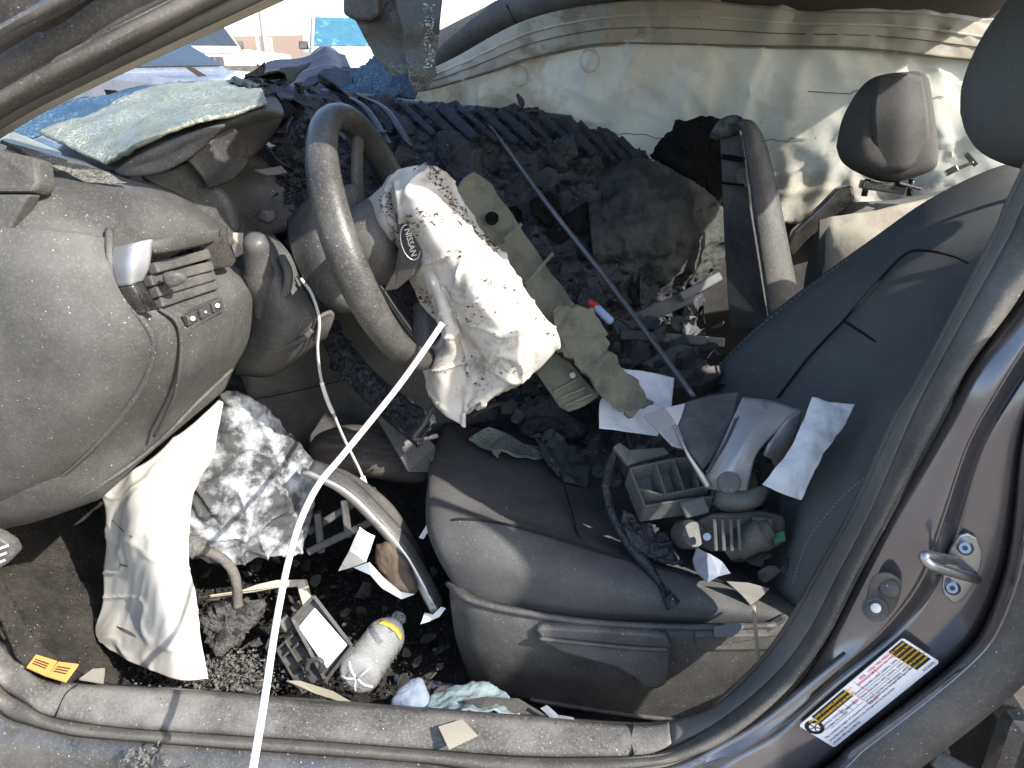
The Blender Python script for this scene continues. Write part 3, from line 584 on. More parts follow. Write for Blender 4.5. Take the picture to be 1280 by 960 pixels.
plate('column_tab', [(283, 290, .44), (312, 291, .425), (308, 314, .40), (294, 322, .41)], CREAM, sc_, .004, .001)
tube('column_lower_lip', [(312, 424, .41), (340, 436, .385), (375, 425, .38), (390, 412, .385)], .005, DARK, sc_, n=24)
tube('column_seam', [(372, 345, .40), (388, 372, .395), (397, 398, .395), (392, 425, .405)], .002, SEAM, sc_, n=24, k=6)
# wheel ring, fitted to a 37 cm rim facing the driver
WC = Vector((-.309, .472, .926)); az, el = .029, .336
WN = Vector((math.cos(el)*math.cos(az), math.cos(el)*math.sin(az), math.sin(el))); WA = Vector((0, 0, 1)).cross(WN).normalized(); WB = WN.cross(WA)
def wp(a, r=.185, h=0): return WC+WA*math.cos(a)*r+WB*math.sin(a)*r+WN*h
vs, fs = [], []; nn, k = 96, 16
for i in range(nn):
    a = 2*math.pi*i/nn; c = wp(a); rd_ = (c-WC).normalized(); g = .0192+.0025*max(0, math.cos(2*a+.3))
    for j in range(k):
        b = 2*math.pi*j/k; vs.append(c+rd_*math.cos(b)*g*.95+WN*math.sin(b)*g*1.12)
fs = [(i*k+j, i*k+(j+1) % k, ((i+1) % nn)*k+(j+1) % k, ((i+1) % nn)*k+j) for i in range(nn) for j in range(k)]
LEATH = M('wheel leather', (.03, .03, .03), .42, dust=.35, speck=.08, ss=200, grain=.0009, gs=330)
sw_ = link('steering_wheel', vs, fs, LEATH, car)
me = sw_.data
bm = bmesh.new(); bm.from_mesh(me); bmesh.ops.recalc_face_normals(bm, faces=bm.faces[:]); bm.to_mesh(me); bm.free()
def spoke(a, w0, w1, m):
    t = WB*math.cos(a)-WA*math.sin(a); d = WA*math.cos(a)+WB*math.sin(a); v, f = [], []
    for r, ww, h in ((.05, w0, -.03), (.1, (w0+w1)/2, -.022), (.15, w1, -.01), (.178, w1*1.1, 0)):
        for q, hh in ((-1, -.008), (-.8, .008), (.8, .008), (1, -.008)): v.append(WC+d*r+t*ww*q+WN*(h+hh))
    for i in range(3):
        for j in range(4): f.append((i*4+j, i*4+(j+1) % 4, (i+1)*4+(j+1) % 4, (i+1)*4+j))
    link('spoke', v, f, m, sw_, thick=.002, sub=1)
for a in (R(2), R(178)): spoke(a, .035, .03, DASH)
spoke(R(-90), .03, .022, GLOSS); spoke(R(60), .02, .016, DASH)
lathe('hub', WC-WN*.06, WC+WN*.022, [(0, .05), (.4, .062), (.75, .066), (.92, .06), (1, .045)], DARK2, sw_)
hubc = plate('airbag_cover_flap', [(492, 268, .39), (512, 262, .385), (526, 285, .38), (527, 318, .38), (515, 345, .385), (495, 362, .392), (478, 365, .398), (494, 335, .393), (499, 300, .391)], DARK, sw_, .008, .002)
e0 = at(513, 303, .379); ev = (at(522, 330, .379)-at(508, 275, .379)).normalized(); en = (CAM-e0); en = (en-ev*en.dot(ev)).normalized(); eu = ev.cross(en).normalized()
vs, fs = [], []
for i in range(40):
    a = 2*math.pi*i/40; c = e0+eu*math.cos(a)*.0125+ev*math.sin(a)*.0245; o_ = (c-e0).normalized()
    for j in range(6): b = math.pi*j/3; vs.append(c+o_*math.cos(b)*.0013+en*math.sin(b)*.0013)
fs = [(i*6+j, i*6+(j+1) % 6, ((i+1) % 40)*6+(j+1) % 6, ((i+1) % 40)*6+j) for i in range(40) for j in range(6)]
link('emblem_ring', vs, fs, STEEL, sw_)
text('emblem_print', 'NISSAN', e0+en*.001, ev, -eu if (ev.cross(-eu)).dot(en) > 0 else eu, .0115, STEEL, sw_, 'CENTER', .0002)
lathe('lower_spoke_boot', (533, 382, .475), (531, 458, .435), [(0, .0185), (.05, .02), (.8, .0195), (1, .015)], DARK, sw_)
tube('boot_ring', [at(533, 383, .475)+Vector((math.cos(t)*.02, math.sin(t)*.02, 0)) for t in [i*math.pi/6 for i in range(13)]], .0016, TRIM, sw_, n=40, k=6)
# ------------------------------------------------------------------ airbags
def folds(d, sa, sl, amp):
    d = d.normalized()
    def f(v):
        l = v.dot(d); q = (v-d*l)*sa+d*l*sl; m = noise.noise(q); return amp*(1-2.2*math.sqrt(m*m+.006))
    return f
def creases(d, sa, sl, amp, w=.07):
    d = d.normalized()
    def f(v):
        l = v.dot(d); m = noise.noise((v-d*l)*sa+d*l*sl+Vector((4, 2, 7))); return amp*math.exp(-(m/w)**2)
    return f
fx = creases(at(600, 500, .41)-at(540, 215, .43), 22, 7, .005); fx2 = creases(at(690, 400, .41)-at(540, 470, .43), 20, 8, .0035)
fa = folds(at(600, 500, .41)-at(520, 215, .43), 12, 3, .009); fa2 = folds(at(660, 480, .41)-at(520, 215, .43), 38, 8, .006); fa3 = folds(at(560, 500, .41)-at(600, 300, .43), 50, 14, .003); fk = folds(Vector((.05, 0, 1)), 13, 3, .006); fk2 = folds(Vector((.6, 0, 1)), 34, 8, .003)
def wr(v): return .006*fb(v, 16)+.006*abs(fb(v, 34, 3))
ab = surf('driver_airbag', [
    [(474, 248, .48), (490, 224, .45), (518, 212, .43), (545, 216, .45), (562, 236, .50)],
    [(468, 280, .48), (494, 256, .41), (525, 245, .385), (558, 255, .42), (592, 285, .48)],
    [(508, 322, .46), (520, 300, .40), (546, 296, .365), (590, 312, .41), (628, 330, .47)],
    [(516, 352, .45), (540, 345, .40), (562, 362, .405), (600, 362, .36), (656, 370, .44)],
    [(535, 382, .445), (555, 392, .39), (575, 412, .415), (630, 412, .365), (686, 412, .43)],
    [(556, 412, .44), (562, 432, .395), (588, 450, .42), (638, 448, .37), (695, 432, .42)],
    [(535, 452, .435), (552, 470, .40), (585, 488, .415), (628, 480, .385), (662, 462, .42)],
    [(540, 495, .44), (556, 512, .41), (582, 531, .41), (589, 512, .405), (600, 497, .41)]], BAGF, car, 110, 140, .003, disp=lambda v: fa(v)+fx(v)+fx2(v)+.25*fa2(v))
surf('airbag_left_lobe', [[(462, 250, .47), (480, 235, .44), (505, 228, .43)], [(466, 280, .45), (480, 268, .42), (500, 258, .42)], [(472, 300, .45), (486, 296, .43), (498, 290, .44)], [(455, 330, .47), (470, 330, .45), (488, 335, .46)]], BAGF, ab, 24, 30, .003, disp=lambda v: fa(v)*.6)
knee = surf('knee_airbag', [
    [(128, 612, .34), (175, 585, .33), (225, 545, .36), (280, 492, .42)],
    [(136, 640, .33), (170, 632, .28), (215, 610, .29), (268, 560, .35)],
    [(137, 680, .33), (165, 672, .27), (205, 655, .265), (240, 620, .33)],
    [(133, 720, .33), (165, 720, .29), (205, 715, .25), (232, 690, .30)],
    [(132, 755, .32), (165, 762, .29), (212, 765, .235), (243, 745, .28)],
    [(122, 788, .31), (160, 800, .27), (220, 815, .225), (251, 800, .255)],
    [(140, 812, .28), (180, 832, .24), (225, 848, .21), (260, 848, .225)]], BAG, car, 80, 110, .003, disp=lambda v: fk(v)+fk2(v)*.6+fx2(v)*.6)
surf('sooty_airbag_half', [
    [(270, 505, .42), (292, 487, .42), (325, 505, .44), (352, 532, .47)], [(240, 570, .38), (290, 560, .405), (340, 560, .435), (388, 575, .47)],
    [(222, 625, .365), (280, 620, .385), (340, 618, .42), (398, 588, .47)], [(216, 660, .37), (280, 668, .375), (330, 672, .41), (388, 645, .47)], [(235, 692, .38), (290, 706, .375), (330, 695, .41), (374, 692, .46)]], BAGS, knee, 110, 100, .003, disp=lambda v: fk2(v)*1.5+fx(v)*1.2+fx2(v)*1.2+.006*fb(v, 18)+.002*fb(v, 60))
for pts in ([(150, 706, .296), (175, 712, .275), (205, 722, .245)], [(137, 780, .30), (158, 788, .272), (172, 797, .258)], [(140, 650, .31), (152, 662, .29), (165, 671, .262)]):
    tube('loose_thread', pts, .0009, RUST, knee, n=16, k=5)
cr_ = [
    [(490, 112, 1.62), (560, 90, 1.6), (650, 42, 1.58), (740, 14, 1.56), (860, 0, 1.53), (1000, 14, 1.51), (1150, 18, 1.5), (1290, 40, 1.48), (1450, 50, 1.46)],
    [(505, 122, 1.6), (600, 98, 1.56), (700, 66, 1.53), (780, 54, 1.5), (900, 55, 1.48), (1020, 62, 1.47), (1150, 72, 1.46), (1290, 95, 1.44), (1450, 110, 1.44)],
    [(530, 130, 1.62), (640, 125, 1.56), (740, 120, 1.51), (820, 118, 1.48), (920, 125, 1.46), (1030, 130, 1.46), (1150, 140, 1.45), (1290, 170, 1.45), (1450, 180, 1.45)],
    [(560, 150, 1.66), (700, 170, 1.6), (800, 190, 1.55), (880, 195, 1.52), (960, 200, 1.51), (1050, 215, 1.51), (1150, 225, 1.5), (1290, 240, 1.5), (1450, 250, 1.5)],
    [(600, 200, 1.68), (760, 235, 1.62), (840, 260, 1.58), (900, 272, 1.55), (980, 275, 1.54), (1060, 285, 1.54), (1160, 295, 1.54), (1290, 310, 1.54), (1450, 320, 1.54)]]
fc = folds(Vector((.3, 0, 1)), 9, 2.2, .034); fc2 = folds(Vector((-.5, 0, 1)), 15, 4, .012)
fcx = creases(Vector((.5, 0, 1)), 9, 4, .007); fcx2 = creases(Vector((1, 0, -.5)), 10, 5, .005)
def cw(v): return fc(v)*.7+fc2(v)*.6+fcx(v)+fcx2(v)
cur = surf('curtain_airbag', cr_, CURT, car, 160, 70, .003, disp=cw)
cur['label'] = 'white curtain airbag hanging over the far side windows'
def cpt(px, py, off=.012):
    """depth of the curtain near a pixel"""
    b = min(((p[0]-px)**2+((p[1]-py)*1.6)**2, p[2]) for r in cr_ for p in r); return (px, py, b[1]-off)
top = [(500, 100), (560, 76), (650, 28), (740, 6), (860, -1), (1000, 13), (1150, 17), (1290, 38), (1450, 48)]
bot = [(505, 118), (545, 111), (625, 88), (662, 76), (737, 60), (812, 58), (950, 61), (1062, 63), (1180, 74), (1290, 84), (1450, 96)]
band = strip('scorched_band', [(x, y, 1.585-.14*(x-500)/900-.02) for x, y in top], [(x, y, 1.575-.14*(x-500)/900-.035) for x, y in bot], CURTT, cur, 120, 16, .007, .003, disp=lambda v: cw(v)*.9+.003*fb(v, 30))
THREAD = M('seam thread', (.16, .14, .11), .9)
for k_, r_, m_, nm in ((14, .0028, THREAD, 'curtain_seam'), (9, .0013, THREAD, 'curtain_seam'), (5, .003, CURT, 'curtain_piping')):
    tube(nm, [band.data.vertices[i*16+k_].co+(CAM-band.data.vertices[i*16+k_].co).normalized()*.002 for i in range(0, 120, 2)], r_, m_, cur, n=160, k=6)
for y0, x0, x1 in ((150, 560, 900), (172, 860, 1010), (120, 1010, 1180)):
    pts_ = []
    for i in range(30):
        x = x0+(x1-x0)*i/29; y = y0+8*math.sin(x*.01)+(x-x0)*.05
        b_ = min(cur.data.vertices, key=lambda v: (lambda d: (640+F*d.dot(RT)/d.dot(FW)-x)**2+(480-F*d.dot(UP)/d.dot(FW)-y)**2)(v.co-CAM)).co
        pts_.append(b_+(CAM-b_).normalized()*.003)
    tube('curtain_seam', pts_, .0011, THREAD, cur, n=60, k=5)
c0 = at(737, 76, 1.455)
tube('tether_patch', [c0+(RT*math.cos(t)*.024+UP*math.sin(t)*.027) for t in [i*math.pi/8 for i in range(17)]], .0035, CURT, cur, n=60, k=6, flat=.5)
c0 = at(648, 95, 1.51)
tube('tether_patch', [c0+(RT*math.cos(t)*.024+UP*math.sin(t)*.027) for t in [i*math.pi/8 for i in range(17)]], .0025, CURT, cur, n=60, k=6, flat=.5)

surf('rear_sun_blocker', [[Vector((x, .24, 1.36)) for x in (.5, .8, 1.1, 1.42)], [Vector((.5, .17, 1.1)), Vector((.8, .15, 1.1)), Vector((1.1, .16, 1.1)), Vector((1.42, .17, 1.1))], [Vector((.49, .17, .72)), Vector((.8, .17, .7)), Vector((1.1, .17, .7)), Vector((1.42, .19, .72))], [Vector((.49, .17, .5)), Vector((.8, .17, .5)), Vector((1.1, .17, .5)), Vector((1.42, .19, .5))]], CURT, car, 50, 50, .004, disp=lambda v: fk(v)*.7)  # unseen cloth added to keep sun from the rear opening off the seat
# ------------------------------------------------------------------ driver seat
seat = surf('driver_seat', [
    [(572, 560, .78), (560, 600, .62), (555, 640, .48), (556, 680, .4), (572, 728, .36), (590, 745, .36)],
    [(556, 532, .78), (540, 568, .62), (533, 618, .46), (533, 655, .36), (545, 692, .31), (566, 730, .30)],
    [(580, 530, .8), (563, 570, .6), (552, 622, .42), (572, 652, .335), (580, 700, .285), (590, 752, .285)],
    [(640, 540, .8), (630, 590, .58), (625, 638, .41), (640, 660, .33), (645, 708, .275), (650, 766, .28)],
    [(740, 562, .8), (735, 620, .58), (730, 665, .41), (740, 690, .33), (745, 732, .272), (745, 780, .28)],
    [(850, 590, .8), (850, 655, .58), (850, 695, .41), (860, 718, .33), (860, 752, .272), (860, 786, .28)],
    [(980, 630, .8), (985, 690, .58), (985, 728, .41), (990, 748, .33), (1000, 772, .28), (1000, 796, .285)]], SEAT, car, 60, 70, .01)
seat['label'] = 'charcoal cloth driver seat covered in debris'
tube('cushion_seam', [(536, 668, .362), (543, 668, .345), (557, 655, .342), (576, 649, .338), (625, 654, .334), (680, 667, .332), (740, 685, .329), (790, 700, .329), (860, 717, .327), (930, 733, .327)], .0022, SEAM, seat, n=70, k=6)
tube('cushion_seam', [(700, 590, .59), (715, 640, .455), (722, 668, .39), (735, 684, .345)], .0016, SEAM, seat, n=30, k=6)
val = surf('seat_side_panel', [
    [(561, 726, .305), (580, 745, .268), (640, 762, .256), (740, 777, .256), (860, 783, .258), (960, 782, .265), (1020, 775, .27)],
    [(563, 755, .30), (585, 775, .262), (640, 790, .25), (740, 800, .25), (860, 806, .252), (960, 806, .26), (1020, 800, .27)],
    [(570, 800, .305), (592, 820, .27), (650, 840, .26), (740, 850, .26), (860, 850, .262), (960, 850, .27), (1020, 850, .28)],
    [(586, 848, .32), (610, 862, .285), (662, 876, .275), (740, 888, .275), (860, 902, .28), (960, 910, .285), (1020, 915, .3)]], DARK, seat, 50, 30, .012)
tube('panel_rim', [(560, 729, .30), (578, 745, .266), (600, 754, .258), (650, 765, .252), (740, 778, .252), (860, 784, .254), (970, 782, .262)], .005, DARK, seat, n=50)
tube('panel_rim', [(662, 874, .272), (722, 884, .272), (800, 895, .274), (860, 901, .276)], .004, DARK, seat, n=30)
LV = [(669, 788), (676, 784), (740, 787), (812, 792), (832, 795), (840, 808), (837, 835), (832, 858), (820, 863), (804, 861), (792, 848), (770, 836), (735, 826), (700, 816), (678, 804)]
plate('seat_lever', [(x, y, .238) for x, y in LV], DARK2, seat, .018, .006)
tube('lever_ridge', [(674, 798, .236), (720, 803, .234), (790, 810, .234), (836, 812, .236)], .0035, DARK, seat, n=30)
plate('recline_handle', [(868, 792, .245), (960, 790, .252), (985, 775, .26), (1000, 790, .262), (975, 815, .256), (870, 816, .247)], DARK2, seat, .02, .006)
plate('panel_chip', [(892, 785, .242), (925, 779, .244), (930, 786, .243), (915, 797, .243), (893, 797, .242)], M('pale chip', (.14, .15, .16), .6), seat, .003, .001)
bk = surf('seat_backrest', [
    [(868, 490, .86), (890, 500, .78), (940, 580, .66), (950, 650, .54), (958, 720, .42), (975, 745, .34), (1000, 760, .30)],
    [(895, 458, .84), (920, 450, .77), (968, 500, .665), (985, 580, .55), (972, 700, .40), (985, 725, .325), (1010, 745, .295)],
    [(945, 408, .84), (968, 410, .77), (1005, 452, .665), (1030, 540, .55), (1010, 622, .39), (1025, 655, .325), (1052, 690, .29)],
    [(1005, 360, .84), (1020, 368, .77), (1052, 402, .665), (1085, 470, .55), (1070, 560, .39), (1090, 590, .325), (1110, 620, .29)],
    [(1085, 302, .84), (1095, 312, .77), (1108, 342, .665), (1160, 400, .55), (1155, 475, .39), (1175, 510, .325), (1195, 540, .29)],
    [(1165, 247, .84), (1170, 258, .77), (1185, 285, .665), (1235, 330, .55), (1250, 380, .39), (1265, 420, .325), (1285, 450, .29)],
    [(1255, 206, .84), (1260, 215, .77), (1275, 240, .665), (1310, 280, .55), (1330, 320, .39), (1345, 350, .325), (1365, 380, .29)],
    [(1330, 200, .84), (1340, 210, .77), (1350, 230, .665), (1375, 265, .55), (1400, 300, .39), (1415, 330, .325), (1430, 350, .29)]], SEATS, seat, 60, 80, .03)
tube('backrest_seam', [(972, 497, .655), (1010, 448, .652), (1055, 400, .652), (1100, 349, .655), (1130, 319, .65), (1152, 313, .635), (1194, 321, .60), (1222, 337, .57)], .0022, SEAM, seat, n=60, k=6)
tube('backrest_seam', [(1056, 402, .652), (1090, 424, .60), (1120, 447, .55), (1152, 472, .48)], .0022, SEAM, seat, n=30, k=6)
stp = cr([V(p) for p in [(991, 728, .315), (1000, 700, .318), (1010, 675, .318), (1036, 640, .318), (1062, 612, .318), (1095, 588, .315)]], 70)
for i in range(0, 70, 2):
    tube('stitch', [stp[i]+(CAM-stp[i])*.012, stp[min(69, i+1)]+(CAM-stp[min(69, i+1)])*.012], .0008, STITCH, seat, n=2, k=5)
stp = cr([V(p) for p in [(899, 456, .83), (945, 412, .83), (1003, 366, .83), (1060, 324, .83)]], 60)
for i in range(0, 60, 2):
    tube('stitch', [stp[i]+(CAM-stp[i])*.01, stp[min(59, i+1)]+(CAM-stp[min(59, i+1)])*.01], .0008, STITCH, seat, n=2, k=5)
puff('seat_headrest', [(1219, 150, .55), (1222, 110, .55), (1240, 60, .55), (1270, 10, .55), (1310, -30, .55), (1400, -40, .55), (1420, 60, .55), (1410, 170, .55), (1370, 212, .55), (1300, 215, .55), (1248, 202, .55), (1228, 180, .55)], .11, SEATS, seat, n=60, rings=20, e=.4)
for y in (.47, .63): tube('headrest_post', [(1310, 200, y), (1320, 260, y)], .006, STEEL, seat, n=4)
# ------------------------------------------------------------------ passenger seat
ps = puff('passenger_seat', [(1000, 420, 1.3), (1010, 330, 1.3), (1040, 262, 1.3), (1120, 250, 1.3), (1230, 232, 1.3), (1330, 240, 1.3), (1340, 420, 1.3), (1200, 520, 1.3), (1050, 500, 1.3)], .07, SEATS, car, n=60, rings=16, e=.35)
HP = [(1048, 186), (1056, 150), (1075, 115), (1096, 96), (1130, 90), (1153, 92), (1159, 120), (1165, 160), (1167, 195), (1160, 212), (1120, 226), (1098, 226), (1070, 215), (1054, 203)]
puff('passenger_headrest', [(x, y, 1.24) for x, y in HP], .075, SEATB, ps, n=60, rings=20, e=.35)
surf('headrest_face', [[(1096, 98, 1.175), (1130, 92, 1.165), (1153, 96, 1.175)], [(1090, 150, 1.162), (1130, 150, 1.148), (1161, 150, 1.165)], [(1098, 218, 1.175), (1130, 214, 1.165), (1163, 196, 1.175)]], SEAT, ps, 14, 14, .01)
for a, b in (((1085, 224, 1.22), (1080, 245, 1.22)), ((1140, 224, 1.24), (1136, 245, 1.24))): tube('headrest_post', [a, b], .007, GLOSS, ps, n=4)
boxes('headrest_guide', [bar((1076, 230, 1.2), (1130, 238, 1.2), .02, .03), bar((1120, 228, 1.19), (1150, 236, 1.19), .008, .03)], GLOSS, ps, .004)
surf('seat_side_airbag', [[(1026, 278, 1.15), (1040, 270, 1.13), (1100, 262, 1.12), (1180, 242, 1.12), (1250, 225, 1.12)], [(1027, 310, 1.13), (1042, 300, 1.1), (1100, 295, 1.08), (1180, 280, 1.08), (1250, 260, 1.08)], [(1028, 350, 1.13), (1042, 345, 1.1), (1100, 345, 1.08), (1180, 330, 1.08), (1250, 320, 1.08)]], CURTT, ps, 40, 20, .004, disp=lambda v: .005*fb(v, 14))
plate('seat_bracket', [(983, 312, 1.2), (992, 290, 1.2), (1030, 255, 1.2), (1048, 236, 1.2), (1066, 232, 1.2), (1070, 252, 1.2), (1050, 266, 1.2), (1010, 300, 1.2), (990, 322, 1.2)], GLOSS, ps, .03, .006)
plate('seat_bracket', [(1024, 276, 1.12), (1036, 273, 1.12), (1033, 330, 1.12), (1022, 340, 1.12)], DARK2, ps, .01, .002)
boxes('belt_guide', [bar((1182, 217, 1.2), (1196, 210, 1.2), .014, .02), bar((1194, 212, 1.2), (1216, 203, 1.2), .008, .015), bar((1208, 192, 1.2), (1220, 206, 1.2), .012, .012)], GLOSS, ps, .002)

# ------------------------------------------------------------------ glass, cowl and debris ahead of the dash
g = surf('windshield_sheet', [[(50, 169, .49), (110, 150, .55), (190, 114, .65), (262, 107, .71), (311, 109, .72)], [(85, 187, .42), (150, 162, .45), (205, 141, .5), (275, 125, .55), (328, 119, .6)], [(136, 209, .342), (175, 186, .333), (225, 164, .362), (281, 151, .40), (335, 132, .455)]], WSG, None, 60, 30, .005, disp=lambda v: .003*fb(v, 20)+.002*fb(v, 70)+.008)
tag(g, 'crazed greenish windshield piece lying over the instrument hood', 'glass sheet')
tag(plate('glass_sliver', [(2, 175, .2), (18, 166, .3), (50, 178, .3), (75, 190, .28), (84, 202, .22), (60, 196, .2), (30, 184, .19)], WSG, None, .004, cuts=2, disp=.004), 'narrow dusty glass sliver against the windshield pillar', 'glass shard')
tag(plate('glass_sliver', jag([(8, 179, .185), (84, 203, .2), (137, 215, .24), (161, 228, .26), (140, 230, .24), (106, 226, .215), (75, 212, .185), (40, 196, .17)], 3, 1.5), ASH, None, .006, cuts=2, disp=.004), 'crumbling grey glass sliver lying on the dash corner', 'glass shard')
bg_ = surf('blue_glass_sheet', [[(5, 160, .62), (80, 130, .72), (150, 114, .82), (225, 101, .92)], [(30, 172, .54), (70, 160, .58), (110, 148, .62), (240, 112, .72)]], WSGB, None, 40, 16, .005, disp=lambda v: .006*fb(v, 18))
tag(bg_, 'blue crazed windshield strip below the windshield pillar', 'glass sheet')
tag(surf('blue_glass_heap', [[(428, 98, 1.25), (455, 78, 1.3), (480, 64, 1.35), (515, 60, 1.4)], [(430, 112, 1.1), (455, 102, 1.1), (490, 95, 1.15), (520, 92, 1.2)], [(430, 122, 1.0), (460, 122, 1.0), (490, 122, 1.05), (520, 122, 1.1)]], WSGB, None, 40, 40, .01, disp=lambda v: .016*fb(v, 22)+.008*fb(v, 60)), 'heap of blue crazed glass behind the dash centre', 'glass heap')
fan = surf('ridged_cowl_sheet', [[(335, 84, 1.5), (365, 80, 1.5), (398, 70, 1.5), (412, 66, 1.5), (432, 74, 1.5)], [(320, 95, 1.3), (360, 92, 1.3), (395, 84, 1.3), (418, 82, 1.3), (438, 88, 1.3)], [(308, 107, 1.1), (350, 108, 1.1), (390, 106, 1.1), (420, 104, 1.1), (440, 104, 1.1)]],
     M('navy ribbed rubber', (.03, .036, .06), .35), None, 50, 120, .006, flip=True, disp=lambda v: 0)
nu_, nv_ = 50, 120
for j in range(nv_):
    for i in range(nu_):
        fan.data.vertices[j*nu_+i].co += Vector((0, -.3, 1)).normalized()*(.014*math.sin(j/nv_*2*math.pi*9)+.004*math.sin(i*.25))
tag(fan, 'navy ridged rubber sheet crumpled beyond the dash', 'rubber sheet')
tag(tube('metal_hoop', [(392, 72, 1.52), (402, 64, 1.52), (414, 65, 1.52), (422, 74, 1.52)], .012, DARK, None, n=24), 'dark curved hoop above the ridged rubber sheet', 'hoop')
tag(plate('torn_metal_flap', [(228, 82, 1.3), (240, 84, 1.3), (258, 95, 1.3), (248, 96, 1.3)], RUST, None, .004), 'dark torn flap sticking up from the crumpled hood', 'metal flap')
tag(plate('torn_metal_flap', [(130, 112, 1.0), (133, 119, 1.0), (153, 119, 1.0), (144, 113, 1.0)], CHARB, None, .004), 'small black flap at the edge of the blue glass', 'metal flap')
# shards hanging from the windshield header
def shard(name, pts, lab, seed, m=WSGD, Yo=0):
    o = plate(name, jag([(x, y, .74+Yo) for x, y in pts], 4, 1.5, seed), m, None, .006, cuts=3, disp=.006, freq=22); tag(o, lab, 'glass shard'); return o
shard('hanging_shard', [(443, 26), (462, 12), (496, -30), (504, 38), (510, 76), (508, 92), (488, 95), (470, 70)], 'pointed laminated glass shard hanging nearest the blue windshield', 3)
shard('hanging_shard', [(494, -40), (552, -40), (549, 20), (546, 68), (541, 96), (534, 112), (518, 117), (511, 97), (503, 40)], 'long laminated glass shard with bright broken edge reaching the dash', 5, Yo=-.03)
mm = plate('mirror_mount', [(428, -20, .7), (472, -20, .7), (474, 20, .7), (462, 27, .7), (444, 26, .7), (428, 18, .7)], DARK, None, .03, .006); tag(mm, 'dark mirror mount hanging at the top of the windshield', 'mirror mount')
crumbs = []
vs, fs = [], []
rn = random.Random(4)
def chip(vs, fs, c, s, rn):
    q = len(vs)
    for _ in range(4): vs.append(c+Vector((rn.uniform(-s, s), rn.uniform(-s, s), rn.uniform(-s*.6, s*.6))))
    fs += [(q, q+1, q+2), (q, q+2, q+3), (q, q+3, q+1), (q+1, q+3, q+2)]
for _ in range(160):
    x = 536+rn.gauss(0, 3.2)+3*math.sin(_); y = rn.uniform(5, 85); chip(vs, fs, at(x, y, .7), .0028, rn)
kind(tag(link('edge_glass_crumbs', vs, fs, M('bright glass crumb', (.6, .68, .68), .2), None, False), 'bright glass crumbs along the long hanging shard', 'glass crumbs'), 'stuff')

# ------------------------------------------------------------------ cords
tag(tube('dangling_white_line', [(553, 404, .352), (530, 438, .33), (500, 480, .30), (462, 528, .26), (425, 573, .22), (398, 606, .19), (376, 650, .15), (361, 700, .11), (350, 752, .06), (341, 805, .01), (331, 872, -.05), (318, 950, -.11), (306, 1020, -.16)], .0042, CORD, None, n=120, k=12), 'thick white cord hanging from the airbag across the sill', 'cord')
uc = tag(tube('charging_cable', [(376, 348, .392), (390, 368, .388), (399, 400, .385), (397, 436, .39), (402, 476, .40), (415, 512, .42), (430, 548, .44), (447, 582, .45), (454, 598, .45)], .0024, M('grey cable', (.45, .44, .4), .5), None, n=80, k=8), 'thin grey charging cable dangling in front of the footwell', 'cable')
boxes('plug', [bar((453, 596, .449), (457, 608, .449), .009, .005)], WHITE, uc, .001); boxes('plug_tip', [bar((457, 608, .449), (459, 613, .449), .006, .002)], STEEL, uc, .0005)
tube('cable_sleeve', [(402, 478, .398), (409, 500, .409), (416, 516, .42)], .0034, WHITE, uc, n=14, k=8)

# ------------------------------------------------------------------ footwell
tag(strip('burnt_harness', [(412, 392, .62), (440, 432, .60), (480, 475, .58), (545, 522, .56)], [(396, 412, .6), (420, 460, .58), (460, 505, .56), (522, 560, .54)], CHAR, None, 120, 24, .015, .012, disp=lambda v: .01*fb(v, 50)+.006*fb(v, 140)), 'charred wiring harness slanting behind the steering wheel', 'wiring')
tag(tube('bent_rod', [(541, 508, .5), (530, 530, .48), (518, 546, .47), (524, 549, .47), (546, 545, .5)], .0045, DARK, None, n=30), 'black bent wire loop beside the seat cushion', 'wire loop')
WOOD = M('scratched brown mat', (.06, .05, .042), .8, streak=.6, dc=(.2, .18, .15), lump=.004, ls=70)
tag(puff('scuffed_footrest', [(384, 560, .62), (402, 543, .66), (450, 535, .68), (505, 560, .66), (535, 590, .62), (520, 600, .60), (450, 590, .58), (395, 588, .58)], .03, WOOD, None, n=40), 'scuffed brown rounded footrest below the harness', 'footrest')
tag(plate('console_flap', [(470, 520, .6), (500, 508, .62), (545, 558, .6), (540, 590, .56), (510, 590, .55)], DARK2, None, .008, .002), 'dark flat panel leaning beside the driver seat front', 'panel')
sb_ = thing('trim_beam', 'bent silver edged trim beam across the driver footwell', 'trim piece', at(470, 700, .4))
tb = [(385, 588, .40), (432, 612, .39), (470, 648, .38), (505, 688, .37), (526, 722, .36), (548, 764, .34)]
strip('beam_face', tb, [(x+8, y-14, Y+.025) for x, y, Y in tb], DARK, sb_, 40, 5, .003, .01)
strip('beam_edge', [(x-9, y+4, Y) for x, y, Y in tb], [(x+1, y-1, Y) for x, y, Y in tb], BRUSH, sb_, 40, 6, .004, .006)
surf('beam_back', [[(392, 575, .44), (440, 592, .44), (490, 630, .43), (530, 690, .42)], [(400, 590, .41), (445, 612, .405), (500, 665, .395), (548, 742, .37)]], DARK, sb_, 24, 8, .006)
rk = thing('slotted_grate', 'black slotted plastic grate behind the trim beam', 'grate', at(440, 660, .5))
for a, b in (((385, 665, .5), (470, 612, .55)), ((385, 690, .47), (490, 640, .52)), ((396, 640, .5), (402, 690, .48)), ((430, 625, .52), (436, 672, .49)), ((462, 612, .54), (470, 655, .51))):
    boxes('grate_bar', [bar(a, b, .014, .02)], DARK, rk, .003)
sf = thing('silver_fragment', 'torn silver bracket with burnt inside under the trim beam', 'bracket', at(470, 705, .34))
